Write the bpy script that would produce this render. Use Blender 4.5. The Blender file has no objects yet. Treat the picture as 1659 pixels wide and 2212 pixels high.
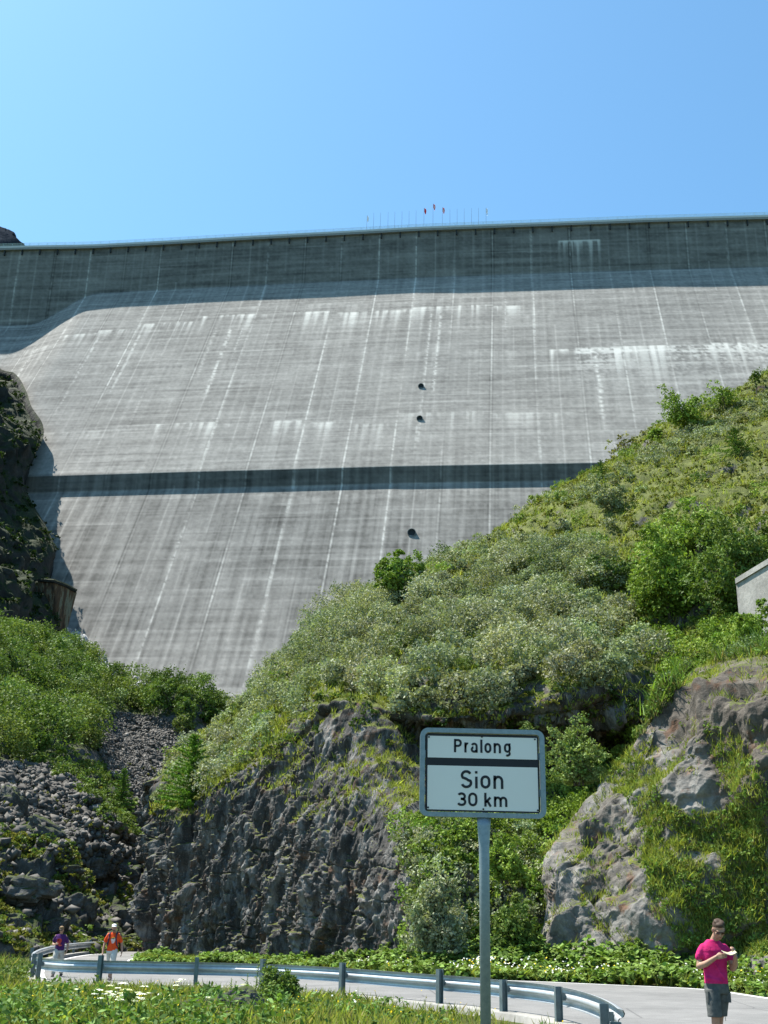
import bpy, bmesh, math, random
import numpy as np
from mathutils import Vector, Matrix

# ------------------------------------------------------------------ camera, world, sun, exposure
PITCH, ROLL, FPX, FW, FH = 20.2, 1.3, 2425.0, 1659.0, 2212.0
_p, _t = math.radians(PITCH), math.radians(ROLL)
R0 = np.array([1, 0, 0.0]); U0 = np.array([0, -math.sin(_p), math.cos(_p)]); CF = np.array([0, math.cos(_p), math.sin(_p)])
CR = math.cos(_t)*R0 + math.sin(_t)*U0
CU = -math.sin(_t)*R0 + math.cos(_t)*U0
EYE = np.array([0, 0, 1.6])

scene = bpy.context.scene
COL = scene.collection
cd = bpy.data.cameras.new("camera"); camo = bpy.data.objects.new("camera", cd); COL.objects.link(camo)
cd.sensor_fit = 'HORIZONTAL'; cd.sensor_width = 36; cd.lens = 36*FPX/FW; cd.clip_start = 0.1; cd.clip_end = 6000
camo.matrix_world = Matrix(((CR[0], CU[0], -CF[0], EYE[0]), (CR[1], CU[1], -CF[1], EYE[1]), (CR[2], CU[2], -CF[2], EYE[2]), (0, 0, 0, 1)))
scene.camera = camo
scene.render.resolution_x = 768; scene.render.resolution_y = 1024

SUN_EL = math.radians(62.5)
SX, SY = -0.89, 0.456
w = bpy.data.worlds.new("World"); scene.world = w; w.use_nodes = True
nt = w.node_tree; bg = nt.nodes['Background']
sky = nt.nodes.new('ShaderNodeTexSky'); sky.sky_type = 'NISHITA'; sky.sun_disc = False
sky.sun_elevation = SUN_EL; sky.sun_rotation = math.atan2(SX, SY)
sky.altitude = 2000; sky.air_density = 1.35; sky.dust_density = 4.5; sky.ozone_density = 0.6
tn = nt.nodes.new('ShaderNodeMixRGB'); tn.blend_type = 'MULTIPLY'; tn.inputs[0].default_value = 1; tn.inputs[2].default_value = (.72, 1.10, 1.19, 1)
nt.links.new(sky.outputs[0], tn.inputs[1]); nt.links.new(tn.outputs[0], bg.inputs[0]); bg.inputs[1].default_value = 0.083
sl = bpy.data.lights.new("sun", 'SUN'); sl.energy = 5.0; sl.angle = math.radians(0.5); sl.color = (1, 0.955, 0.88)
so = bpy.data.objects.new("sun", sl); COL.objects.link(so)
sdir = Vector((SX*math.cos(SUN_EL), SY*math.cos(SUN_EL), math.sin(SUN_EL)))
so.rotation_euler = sdir.to_track_quat('Z', 'Y').to_euler(); so.location = (-60, 40, 120)
scene.view_settings.view_transform = 'Standard'; scene.view_settings.look = 'None'
scene.view_settings.exposure = 1.27; scene.view_settings.gamma = 1

# ------------------------------------------------------------------ helpers
def ray(x, y): return CR*((x-FW/2)/FPX) + CU*((FH/2-y)/FPX) + CF
def atz(x, y, z=0.0):
    r = ray(x, y); return EYE + r*(z-EYE[2])/r[2]
def road_level(y, x):
    t = np.clip((np.asarray(y, float)-27)/17, 0, 1); q = np.clip((2.5-np.asarray(x, float))/7, 0, 1); return -.36*t*t*(3-2*t)*q*q*(3-2*q)
def atg(x, y):
    z = 0.0
    for _ in range(60): P = atz(x, y, z); z = .5*z+.5*float(road_level(P[1], P[0]))
    return atz(x, y, z)
def aty(x, y, d):
    r = ray(x, y); return EYE + r*d/r[1]
def px(P):
    v = np.asarray(P)-EYE; f = v@CF
    return FW/2+FPX*(v@CR)/f, FH/2-FPX*(v@CU)/f

def tag(o, label=None, cat=None, group=None, kind=None):
    if label: o['label'] = label
    if cat: o['category'] = cat
    if group: o['group'] = group
    if kind: o['kind'] = kind
    return o

def empty(name, loc, rz=0.0, label=None, cat=None, group=None):
    o = bpy.data.objects.new(name, None); COL.objects.link(o); o.location = tuple(loc); o.rotation_euler = (0, 0, rz)
    o.empty_display_size = 0.2
    return tag(o, label, cat, group)

def mesh_np(name, verts, faces, mat=None, parent=None, smooth=False, col=None, uv=None):
    """verts Nx3, faces MxK (uniform K)"""
    verts = np.asarray(verts, np.float32); faces = np.asarray(faces, np.int32)
    me = bpy.data.meshes.new(name); K = faces.shape[1]; M = len(faces)
    me.vertices.add(len(verts)); me.vertices.foreach_set('co', verts.ravel())
    me.loops.add(M*K); me.loops.foreach_set('vertex_index', faces.ravel())
    me.polygons.add(M); me.polygons.foreach_set('loop_start', np.arange(M, dtype=np.int32)*K)
    if smooth: me.polygons.foreach_set('use_smooth', np.ones(M, bool))
    me.update(calc_edges=True)
    if col is not None:
        a = me.color_attributes.new('tint', 'FLOAT_COLOR', 'POINT')
        c = np.ones((len(verts), 4), np.float32); c[:, :3] = col; a.data.foreach_set('color', c.ravel())
    if uv is not None:
        l = me.uv_layers.new(name='UVMap'); l.data.foreach_set('uv', np.asarray(uv, np.float32)[faces.ravel()].ravel())
    if mat: me.materials.append(mat)
    me.validate()
    o = bpy.data.objects.new(name, me); COL.objects.link(o)
    if parent: o.parent = parent
    return o

class MB:
    """small mesh collector"""
    def __init__(s): s.v = []; s.f = []
    def add(s, vs, fs):
        b = len(s.v); s.v += [tuple(v) for v in vs]; s.f += [tuple(i+b for i in f) for f in fs]; return s
    def box(s, c, d, rot=None):
        vs = []
        for x in (-.5, .5):
            for y in (-.5, .5):
                for z in (-.5, .5):
                    p = Vector((x*d[0], y*d[1], z*d[2]))
                    if rot is not None: p = rot @ p
                    vs.append(p+Vector(c))
        return s.add(vs, [(0, 1, 3, 2), (4, 6, 7, 5), (0, 4, 5, 1), (2, 3, 7, 6), (0, 2, 6, 4), (1, 5, 7, 3)])
    def tube(s, pts, rad, n=8, cap=True):
        pts = [Vector(p) for p in pts]
        if not hasattr(rad, '__len__'): rad = [rad]*len(pts)
        b = len(s.v); prev = None
        for i, p in enumerate(pts):
            d = (pts[min(i+1, len(pts)-1)]-pts[max(i-1, 0)]).normalized()
            if prev is None: prev = d.orthogonal().normalized()
            a = (prev-d*prev.dot(d)).normalized(); prev = a; c = d.cross(a)
            for k in range(n):
                t = 2*math.pi*k/n; s.v.append(tuple(p+(a*math.cos(t)+c*math.sin(t))*rad[i]))
        for i in range(len(pts)-1):
            for k in range(n):
                k2 = (k+1) % n; s.f.append((b+i*n+k, b+i*n+k2, b+(i+1)*n+k2, b+(i+1)*n+k))
        if cap:
            s.f.append(tuple(b+k for k in range(n))[::-1]); s.f.append(tuple(b+(len(pts)-1)*n+k for k in range(n)))
        return s
    def prism(s, poly, y0, y1):
        """poly in xz, extruded along y"""
        n = len(poly); b = len(s.v)
        for yy in (y0, y1):
            for (x, z) in poly: s.v.append((x, yy, z))
        s.f.append(tuple(b+i for i in range(n))); s.f.append(tuple(b+n+i for i in range(n))[::-1])
        for i in range(n):
            j = (i+1) % n; s.f.append((b+i, b+n+i, b+n+j, b+j))
        return s
    def build(s, name, mat, parent=None, smooth=False):
        me = bpy.data.meshes.new(name); me.from_pydata(s.v, [], s.f); me.update()
        bm = bmesh.new(); bm.from_mesh(me); bmesh.ops.recalc_face_normals(bm, faces=bm.faces); bm.to_mesh(me); bm.free()
        if smooth: me.polygons.foreach_set('use_smooth', [True]*len(me.polygons))
        if mat: me.materials.append(mat)
        o = bpy.data.objects.new(name, me); COL.objects.link(o)
        if parent: o.parent = parent
        return o

# ---- noise
def _h(ix, iy, iz, seed):
    with np.errstate(over='ignore'):
        h = (ix.astype(np.uint32)*np.uint32(374761393) + iy.astype(np.uint32)*np.uint32(668265263) + iz.astype(np.uint32)*np.uint32(2147483647-1640531) + np.uint32(seed*1013+7))
        h = (h ^ (h >> np.uint32(13)))*np.uint32(1274126177); h = (h ^ (h >> np.uint32(16)))*np.uint32(2246822519); h ^= h >> np.uint32(13)
    return h
def hf(ix, iy, iz, seed): return _h(ix, iy, iz, seed).astype(np.float64)/4294967295.0
def vnoise(p, seed=0):
    i = np.floor(p).astype(np.int64); f = p-i; f = f*f*(3-2*f); r = 0
    for dx in (0, 1):
        wx = f[..., 0] if dx else 1-f[..., 0]
        for dy in (0, 1):
            wy = f[..., 1] if dy else 1-f[..., 1]
            for dz in (0, 1):
                wz = f[..., 2] if dz else 1-f[..., 2]
                r = r + wx*wy*wz*hf(i[..., 0]+dx, i[..., 1]+dy, i[..., 2]+dz, seed)
    return r*2-1
def fbm(p, oct=4, seed=0, gain=.5):
    r = 0; a = 1; p = np.asarray(p, float)
    for o in range(oct): r = r + a*vnoise(p*(2.03**o)+17.3*o, seed+o); a *= gain
    return r
def facets(p, seed=0, tilt=.8, soft=16.0):
    """angular blocks: blend of the nearest jittered cells, each with its own height and plane tilt"""
    p = np.asarray(p, float); i0 = np.floor(p-.5).astype(np.int64); ws = np.full(p.shape[:-1], 1e-12); out = np.zeros(p.shape[:-1])
    for dx in (0, 1):
        for dy in (0, 1):
            for dz in (0, 1):
                ix, iy, iz = i0[..., 0]+dx, i0[..., 1]+dy, i0[..., 2]+dz
                c = np.stack([ix+hf(ix, iy, iz, seed), iy+hf(ix, iy, iz, seed+1), iz+hf(ix, iy, iz, seed+2)], -1)
                d = p-c; q = (d*d).sum(-1); w_ = np.exp(-soft*q)
                val = (hf(ix, iy, iz, seed+3)*2-1) + tilt*(d[..., 0]*(hf(ix, iy, iz, seed+4)*2-1)+d[..., 1]*(hf(ix, iy, iz, seed+5)*2-1)+d[..., 2]*(hf(ix, iy, iz, seed+6)*2-1))
                out = out+val*w_; ws = ws+w_
    return out/ws
def blocks(p, seed=0):
    """distance to the nearest jittered cell in a box metric turned differently per cell: flat faces, straight sharp edges"""
    p = np.asarray(p, float); i0 = np.floor(p-.5).astype(np.int64); best = np.full(p.shape[:-1], 9.0); rg = np.random.default_rng(seed); Q = [np.linalg.qr(rg.normal(size=(3, 3)))[0] for _ in range(5)]
    for dx in (0, 1):
        for dy in (0, 1):
            for dz in (0, 1):
                ix, iy, iz = i0[..., 0]+dx, i0[..., 1]+dy, i0[..., 2]+dz
                c = np.stack([ix+hf(ix, iy, iz, seed), iy+hf(ix, iy, iz, seed+1), iz+hf(ix, iy, iz, seed+2)], -1)
                d = p-c; k = (hf(ix, iy, iz, seed+3)*4.999).astype(int); D = np.zeros(best.shape)
                for j in range(5):
                    m = k == j
                    if m.any(): D[m] = np.abs(d[m]@Q[j]).max(-1)
                best = np.minimum(best, D+.35*hf(ix, iy, iz, seed+4))
    return best
def sstep(a, b, x):
    t = np.clip((x-a)/(b-a), 0, 1); return t*t*(3-2*t)
def inpoly(x, y, poly):
    x = np.asarray(x); y = np.asarray(y); r = np.zeros(x.shape, bool); n = len(poly)
    for i in range(n):
        x1, y1 = poly[i]; x2, y2 = poly[(i+1) % n]
        c = ((y1 > y) != (y2 > y)) & (x < (x2-x1)*(y-y1)/((y2-y1) or 1e-9)+x1); r ^= c
    return r

# ---- lofted terrain
def catmull(A, t):
    """A: n x ... control, t in [0,n-1]"""
    n = len(A); i = np.clip(np.floor(t).astype(int), 0, n-2); f = (t-i).reshape(-1, *([1]*(A.ndim-1)))
    g = lambda k: A[np.clip(k, 0, n-1)]
    p0, p1, p2, p3 = g(i-1), g(i), g(i+1), g(i+2)
    return .5*((2*p1)+(-p0+p2)*f+(2*p0-5*p1+4*p2-p3)*f*f+(-p0+3*p1-3*p2+p3)*f**3)
def ctl(c):
    return np.array(c[1:], float) if c[0] == 'w' else aty(*c)
class Loft:
    def __init__(s, rows, nu, nv, uw=None, vw=None):
        A = np.array([[ctl(c) for c in r] for r in rows])            # rows x cols x 3
        def dens(n, wts, m):
            wts = np.ones(n-1) if wts is None else np.array(wts, float)
            cum = np.concatenate([[0], np.cumsum(wts)]); return np.interp(np.linspace(0, cum[-1], m), cum, np.arange(n))
        B = catmull(A, dens(A.shape[0], vw, nv))
        Cc = catmull(np.swapaxes(B, 0, 1), dens(A.shape[1], uw, nu))
        s.P = np.swapaxes(Cc, 0, 1); s.normals()
    def normals(s):
        du = np.gradient(s.P, axis=1); dv = np.gradient(s.P, axis=0); n = np.cross(du, dv); l = np.linalg.norm(n, axis=-1, keepdims=True)
        s.area = l[..., 0]; n = n/np.maximum(l, 1e-9)
        if (n*(EYE+np.array([0, 0, 60])-s.P)).sum() < 0: n = -n
        s.N = n
    def displace(s, d): s.P = s.P + s.N*d[..., None]; s.normals()
    def build(s, name, mat, smooth=False, col=None, parent=None):
        nv, nu = s.P.shape[:2]; i = np.arange(nv*nu).reshape(nv, nu)
        f = np.stack([i[:-1, :-1], i[:-1, 1:], i[1:, 1:], i[1:, :-1]], -1).reshape(-1, 4)
        du = np.gradient(s.P, axis=1); dv = np.gradient(s.P, axis=0)
        if (np.cross(du, dv)*s.N).sum() < 0: f = f[:, ::-1]
        return mesh_np(name, s.P.reshape(-1, 3), f, mat, parent, smooth, None if col is None else col.reshape(-1, 3))
    def sample(s, n, rng, poly=None, minz=None, cond=None):
        """random surface points, restricted to where the place polygon lies (given as seen on the survey picture)"""
        P = s.P.reshape(-1, 3); N = s.N.reshape(-1, 3); wt = s.area.ravel().copy()
        if poly is not None:
            x, y = px(P); m = np.zeros(len(P), bool)
            for q in (poly if isinstance(poly[0][0], (tuple, list)) else [poly]): m |= inpoly(x, y, q)
            wt = wt*m
        if minz is not None: wt = wt*(N[:, 2] > minz)
        if cond is not None: wt = wt*cond(P, N)
        if wt.sum() <= 0: return np.zeros((0, 3)), np.zeros((0, 3))
        c = np.cumsum(wt); k = np.searchsorted(c, rng.random(n)*c[-1]); k = np.clip(k, 0, len(P)-1)
        j = rng.normal(size=(n, 3))*np.sqrt(s.area.ravel()[k])[:, None]*.4
        return P[k]+j, N[k]

# ------------------------------------------------------------------ materials
class Mat:
    def __init__(s, name):
        s.m = bpy.data.materials.new(name); s.m.use_nodes = True; s.t = s.m.node_tree; s.b = s.t.nodes['Principled BSDF']; s.out = s.t.nodes['Material Output']
    def n(s, typ, **kw):
        x = s.t.nodes.new('ShaderNode'+typ)
        for k, v in kw.items():
            if k.startswith('i_'):
                k = k[2:].replace('_', ' ')
                (x.inputs[int(k)] if k.isdigit() else x.inputs[k]).default_value = v
            else: setattr(x, k, v)
        return x
    def l(s, a, b): s.t.links.new(a, b)
    def noise(s, scale, detail=6, rough=.6, vec=None, dist=0):
        x = s.n('TexNoise', i_Scale=scale, i_Detail=detail, i_Roughness=rough, i_Distortion=dist)
        s.l(vec if vec is not None else s.pos(), x.inputs['Vector']); return x.outputs['Fac']
    def pos(s):
        if not hasattr(s, '_pos'): s._pos = s.n('NewGeometry')
        return s._pos.outputs['Position']
    def nrm(s): s.pos(); return s._pos.outputs['Normal']
    def scaled(s, v, sc, rot=(0, 0, 0)):
        x = s.n('Mapping'); x.inputs['Scale'].default_value = sc; x.inputs['Rotation'].default_value = rot; s.l(v, x.inputs['Vector']); return x.outputs[0]
    def ramp(s, fac, stops):
        x = s.n('ValToRGB'); e = x.color_ramp.elements
        while len(e) > 1: e.remove(e[-1])
        e[0].position = stops[0][0]; e[0].color = (*stops[0][1], 1) if hasattr(stops[0][1], '__len__') else (stops[0][1],)*3+(1,)
        for p, c in stops[1:]:
            k = e.new(p); k.color = (*c, 1) if hasattr(c, '__len__') else (c, c, c, 1)
        s.l(fac, x.inputs[0]); return x.outputs[0]
    def mix(s, fac, a, b, mode='MIX'):
        x = s.n('MixRGB', blend_type=mode)
        for v, i in ((fac, 0), (a, 1), (b, 2)):
            if hasattr(v, 'is_linked') or hasattr(v, 'links'): s.l(v, x.inputs[i])
            else: x.inputs[i].default_value = v if i == 0 else ((*v, 1) if hasattr(v, '__len__') else (v, v, v, 1))
        return x.outputs[0]
    def math(s, op, a, b=0.0):
        x = s.n('Math', operation=op)
        for v, i in ((a, 0), (b, 1)):
            if hasattr(v, 'links'): s.l(v, x.inputs[i])
            else: x.inputs[i].default_value = v
        return x.outputs[0]
    def bump(s, h, strength=.5, dist=.1):
        x = s.n('Bump'); x.inputs['Strength'].default_value = strength; x.inputs['Distance'].default_value = dist
        s.l(h, x.inputs['Height']); s.l(x.outputs[0], s.b.inputs['Normal']); return s
    def base(s, c, k=.80):
        if hasattr(c, 'links'): s.l(s.mix(1, c, (k, k, k), 'MULTIPLY'), s.b.inputs['Base Color'])
        else: s.b.inputs['Base Color'].default_value = (c[0]*k, c[1]*k, c[2]*k, 1)
        return s
    def rough(s, r, spec=.3):
        s.b.inputs['Roughness'].default_value = r; s.b.inputs['Specular IOR Level'].default_value = spec; return s

def plain(name, c, r=.7, spec=.3, metal=0, var=.12, scale=8, bump=0.0):
    m = Mat(name); v = m.noise(scale, 5)
    lo = tuple(x*(1-var) for x in c); hi = tuple(min(1, x*(1+var)) for x in c)
    m.base(m.ramp(v, [(.3, lo), (.7, hi)])); m.rough(r, spec); m.b.inputs['Metallic'].default_value = metal
    if bump: m.bump(m.noise(scale*4, 4), .6, bump)
    return m.m

def foliage_mat(name, trans=.2, rough=.6):
    m = Mat(name); a = m.n('Attribute', attribute_name='tint'); g = m.n('NewGeometry')
    r = m.ramp(g.outputs['Random Per Island'], [(0, .70), (1, 1.28)]); c = m.mix(1, a.outputs['Color'], r, 'MULTIPLY')
    m.base(c, 1.0); m.rough(rough, .08)
    tr = m.n('BsdfTranslucent'); c2 = m.mix(1, c, (1.25, 1.35, .55), 'MULTIPLY'); m.l(c2, tr.inputs['Color'])
    mx = m.n('MixShader'); mx.inputs[0].default_value = trans
    m.l(m.b.outputs[0], mx.inputs[1]); m.l(tr.outputs[0], mx.inputs[2]); m.l(mx.outputs[0], m.out.inputs['Surface'])
    return m.m
M_LEAF = foliage_mat('leaf'); M_BARK = plain('bark', (.12, .10, .08), .9, bump=.02)
M_GRASS = foliage_mat('grass_blade', .35)
M_PETAL = foliage_mat('petal', .2)

def rock_mat(name, base, dark, light, rust=0.0, green=0.0, gscale=.35, nscale=1.0, gcol=((.05, .065, .014), (.15, .17, .035)), glo=.5, ghi=.72, strata=None, crack=.35, stain=False, zgreen=0):
    m = Mat(name); p = m.pos()
    v = m.scaled(p, strata[0], strata[1]) if strata else p
    a = m.noise(.9*nscale, 10, .68, v, .4); b = m.noise(4.5*nscale, 8, .7, v); c = m.noise(.22*nscale, 4, .5)
    col = m.ramp(a, [(.28, dark), (.48, base), (.68, light)])
    col = m.mix(.55, col, m.ramp(b, [(.3, .28), (.55, .52), (.75, .85)]), 'OVERLAY')
    spk = m.noise(16*nscale, 3, .6)
    if nscale > .3: col = m.mix(m.ramp(spk, [(.62, 0.), (.70, .5)]), col, (.42, .42, .38))
    cr = m.n('TexVoronoi', feature='DISTANCE_TO_EDGE', i_Scale=.55*nscale)
    wv = m.mix(.25, v, m.n('TexNoise', i_Scale=1.5*nscale, i_Detail=5).outputs['Color'], 'ADD'); m.l(wv, cr.inputs['Vector'])
    crk = m.ramp(cr.outputs['Distance'], [(0, .0), (.035, 1.)]); col = m.mix(m.math('MULTIPLY', m.math('SUBTRACT', 1, crk), crack), col, (.02, .02, .018))
    if rust:
        rr = m.noise(1.1*nscale, 6, .65); col = m.mix(m.ramp(rr, [(.56, 0.), (.66, rust)]), col, (.20, .085, .03))
    if stain: col = m.mix(1., col, m.n('Attribute', attribute_name='tint').outputs['Color'], 'MULTIPLY')
    h = m.math('ADD', m.math('MULTIPLY', a, 1.), m.math('ADD', m.math('MULTIPLY', b, .35), m.math('MULTIPLY', crk, .12*min(1, crack*3))))
    if green:
        z = m.n('SeparateXYZ'); m.l(m.nrm(), z.inputs[0])
        gn = m.noise(gscale, 7, .65); f = m.math('ADD', z.outputs['Z'], m.math('MULTIPLY', m.math('SUBTRACT', gn, .5), green))
        if zgreen:
            zz = m.n('SeparateXYZ'); m.l(m.pos(), zz.inputs[0]); mr = m.n('MapRange'); mr.inputs[1].default_value = 10; mr.inputs[2].default_value = 16; mr.inputs[3].default_value = 0; mr.inputs[4].default_value = zgreen; m.l(zz.outputs['Z'], mr.inputs[0]); f = m.math('ADD', f, mr.outputs[0])
        gc = m.ramp(m.noise(.7, 8, .7), [(.3, gcol[0]), (.5, tuple((x+y)/2 for x, y in zip(*gcol))), (.7, gcol[1])])
        gc = m.mix(m.ramp(m.noise(2.2, 6, .7), [(.55, 0.), (.72, .55)]), gc, (.15, .12, .05))
        col = m.mix(m.ramp(f, [(glo, 0.), (ghi, 1.)]), col, gc)
    m.base(col); m.rough(.9, .2); m.bump(h, .9, .16/nscale); return m.m

# ------------------------------------------------------------------ dam
CREST = [(-330, 372), (-220, 360), (-142.9, 353.8), (-131.4, 352.8), (-109.2, 351.3), (-82.5, 347.9), (-46.8, 343), (-16.9, 339.2), (10, 335.6), (73, 329.1), (88.7, 327.4), (129.2, 324), (240, 314), (330, 306)]
ZC = 231.6; SLOPE = .62; DSTEP = 115.0; HSTEP = 5.0
_cx = np.array([c[0] for c in CREST], float); _cy = np.array([c[1] for c in CREST], float)
_cs = np.concatenate([[0], np.cumsum(np.hypot(np.diff(_cx), np.diff(_cy)))]); _s0 = np.interp(-16.9, _cx, _cs)
def crest_at(s):
    """s metres along the crest measured from the middle joint"""
    return np.interp(s+_s0, _cs, _cx), np.interp(s+_s0, _cs, _cy)
_a = math.radians(7.5); DN = np.array([-math.sin(_a), -math.cos(_a)])
def hv_at(s): return 20 + 12.5*(1-sstep(-113, -87, s))
def dam_off(s, D):
    hv = hv_at(s); o = SLOPE*np.maximum(0, D-hv)
    return np.where(D > DSTEP, o-SLOPE*np.minimum(D-DSTEP, HSTEP), o)
def dam_pt(s, D, out=0.0):
    x, y = crest_at(np.asarray(s, float)); o = dam_off(np.asarray(s, float), np.asarray(D, float))+out
    return np.stack([x+DN[0]*o, y+DN[1]*o, ZC-np.asarray(D, float)+0*x], -1)

def build_dam():
    root = empty('dam', (-16.9, 339.2, 0), 0, 'huge grey concrete gravity dam filling the valley behind the rocks', 'dam')
    root.location = (0, 0, 0)
    ss = np.arange(-190, 205, .42)
    Ds = np.concatenate([np.arange(1.6, DSTEP-.01, .45), [DSTEP, DSTEP+.02], np.linspace(DSTEP+.6, DSTEP+HSTEP, 10), np.arange(DSTEP+HSTEP+.4, 236, .5)])
    S, D = np.meshgrid(ss, Ds); P = dam_pt(S, D)
    # --- stains and weathering of the concrete, plus shade painted on the upright faces
    rng = np.random.default_rng(5)
    z0 = S*0
    n1 = fbm(np.stack([S*.02, D*.03, z0], -1), 5, 3)
    lift = fbm(np.stack([S*.035, D*1.3, z0], -1), 3, 11)
    lift2 = fbm(np.stack([S*.11, D*.55, z0+3], -1), 3, 14)
    vert = fbm(np.stack([S*1.1, D*.035, z0+5], -1), 3, 21)
    vert2 = fbm(np.stack([S*.30, D*.012, z0+9], -1), 3, 25)
    fine = fbm(np.stack([S*1.3, D*1.6, z0+2], -1), 2, 31)
    low = sstep(DSTEP, DSTEP+2, D)
    lift3 = fbm(np.stack([S*.08, D*2.9, z0+7], -1), 2, 17)
    g = .295 + .02*n1 + .05*lift + .035*lift3 + .03*lift2 + .028*vert + .04*fine
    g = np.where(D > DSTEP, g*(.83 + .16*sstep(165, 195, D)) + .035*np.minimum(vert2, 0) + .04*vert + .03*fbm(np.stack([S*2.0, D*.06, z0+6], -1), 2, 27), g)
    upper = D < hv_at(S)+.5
    g = np.where(upper, g*.70 + .02*lift2, g)  # upright wall painted darker to deepen its shade
    white = z0*0.0
    # block joints every 13.2 m with lime streaks, plus thinner half joints
    J = 13.2
    jw = fbm(np.stack([z0, D*.05, z0+1], -1), 2, 50)*.15
    k = np.round(S/J); dj = np.abs(S-k*J+jw*.6)
    ja = hf(k.astype(int), k.astype(int)*0, k.astype(int)*0, 77)
    run = fbm(np.stack([k*7.7, D*.045, z0], -1), 3, 61)
    str_ = np.clip(.42+.75*ja+.9*run, 0, 1.4)
    white = np.maximum(white, np.exp(-(dj/.24)**2)*str_*(.24+.16*fine))
    white = np.maximum(white, np.exp(-(dj/1.0)**2)*np.clip(run+.05, 0, 1)*.08)
    dark = np.exp(-((dj-.42)/.16)**2)*np.clip(.9-ja, 0, 1)*.09
    k2 = np.floor(S/J)+.5; dj2 = np.abs(S-k2*J); ja2 = hf(k2.astype(int)+300, (D//17).astype(int), k2.astype(int)*0, 78)
    white = np.maximum(white, np.exp(-(dj2/.25)**2)*(ja2 > .45)*.11)
    k3 = np.round(S/3.3); dj3 = np.abs(S-k3*3.3); white = np.maximum(white, np.exp(-(dj3/.3)**2)*.05*(fbm(np.stack([k3*3.1, D*.08, z0], -1), 2, 79) > -.1))
    # efflorescence bands with runs hanging from them: (D, s from, s to, strength, length of run)
    drip = np.clip(fbm(np.stack([S*1.0, z0+4, z0], -1), 3, 91)*1.2+.6, 0, 1.2)
    dripl = np.clip(fbm(np.stack([S*.6, z0+8, z0], -1), 3, 93)+.55, .1, 1.5)
    for (d0, sa, sb, st, ln) in [(44.5, -93, -66, .34, 4), (42.0, -66, -46, .42, 6), (39.0, -46, 62, .42, 5), (34.5, -30, 55, .12, 3), (44.5, 62, 90, .10, 4), (50, -135, -95, .14, 9), (97, -100, -52, .20, 3), (95, -45, 8, .36, 3.5),
                                (96.5, 12, 24, .22, 6), (93.5, 27, 80, .20, 5), (66, -75, 10, .07, 8), (64, 20, 60, .08, 7), (63.5, 70, 130, .50, 9), (60.5, 80, 150, .13, 3), (DSTEP-1.2, -150, 160, .10, 1.2), (112, -120, 100, .05, 4), (DSTEP+8.2, -110, 60, .10, 3)]:
        dd = D-d0-1.0*vnoise(np.stack([np.floor(S/J)*3.3, z0, z0], -1), 7)
        msk = sstep(-.3, .5, dd)*np.exp(-np.maximum(dd, 0)/(ln*dripl))*sstep(sa-2, sa+2, S)*(1-sstep(sb-2, sb+2, S))
        white = np.maximum(white, msk*drip*st)
    # lone strong runs
    for (sc, da, db, st, wd) in [(-33, 44, 88, .30, .55), (-29, 44, 70, .16, .4), (-38, 44, 76, .14, .5), (36, 40, 90, .26, .45), (33.0, 40, 112, .20, .35), (-78, 46, 92, .20, .5), (84, 66, 104, .30, .8), (32.5, 83, 95, .14, .25), (32.4, 97, 113, .30, .35), (-64, 46, 84, .22, .45),
                                 (-101, 46, 90, .2, .6), (57, 34, 60, .14, .5)]:
        white = np.maximum(white, np.exp(-((S-sc-.25*run)/wd)**2)*sstep(da, da+2, D)*(1-sstep(db-14, db, D))*st*np.clip(.8+fine+run*.6, .2, 1.3))
    # icicle-like lime patch high on the wall
    pt = sstep(7.0, 7.4, D)*np.exp(-np.maximum(D-7.4, 0)/(3.2*np.clip(fbm(np.stack([S*1.1, z0, z0+3], -1), 2, 97)*1.5+.9, .1, 2.4)))*sstep(75, 76, S)*(1-sstep(89, 90, S))
    white = np.maximum(white, pt*.50)
    # broad pale patch lower right
    bp = sstep(63, 64.5, D)*np.exp(-np.maximum(D-64.5, 0)/7)*sstep(77, 79, S)*np.clip(.5+fine*1.2+lift, 0, 1); white = np.maximum(white, bp*.36)
    foot = sstep(168, 190, D)*.05*np.clip(.6+1.3*lift+.5*lift2, 0, 1.6); white = np.maximum(white, foot)
    hl = (np.abs(((D+.3*n1) % 3.2)-1.6) < .28)*np.clip(fbm(np.stack([S*.06, np.floor(D/3.2)*5.1, z0], -1), 3, 99), -.2, 1); g = g + hl*.09
    g = g + white - dark
    # dark seams of the vertical wall; whole recessed step face painted darker as shade
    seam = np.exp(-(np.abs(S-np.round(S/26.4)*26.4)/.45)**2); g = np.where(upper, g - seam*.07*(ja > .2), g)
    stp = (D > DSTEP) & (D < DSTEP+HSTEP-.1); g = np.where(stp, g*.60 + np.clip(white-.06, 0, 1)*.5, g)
    g = np.clip(g, .05, .75)
    warm = .5+.5*n1
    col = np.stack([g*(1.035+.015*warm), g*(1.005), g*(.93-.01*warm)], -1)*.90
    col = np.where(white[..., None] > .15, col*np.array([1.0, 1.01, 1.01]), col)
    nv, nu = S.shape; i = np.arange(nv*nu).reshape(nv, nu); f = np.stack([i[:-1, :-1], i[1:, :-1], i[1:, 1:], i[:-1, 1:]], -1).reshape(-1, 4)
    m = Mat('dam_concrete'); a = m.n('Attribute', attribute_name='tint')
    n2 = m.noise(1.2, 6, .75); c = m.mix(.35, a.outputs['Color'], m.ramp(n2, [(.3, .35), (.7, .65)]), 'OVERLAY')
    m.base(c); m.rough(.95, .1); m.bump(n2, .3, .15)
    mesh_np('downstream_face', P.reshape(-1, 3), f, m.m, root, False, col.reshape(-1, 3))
    conc = plain('crest_concrete', (.30, .31, .30), .9, .1, scale=1.5); para = plain('parapet_concrete', (.62, .64, .62), .8, .2, var=.06, scale=1)
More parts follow.
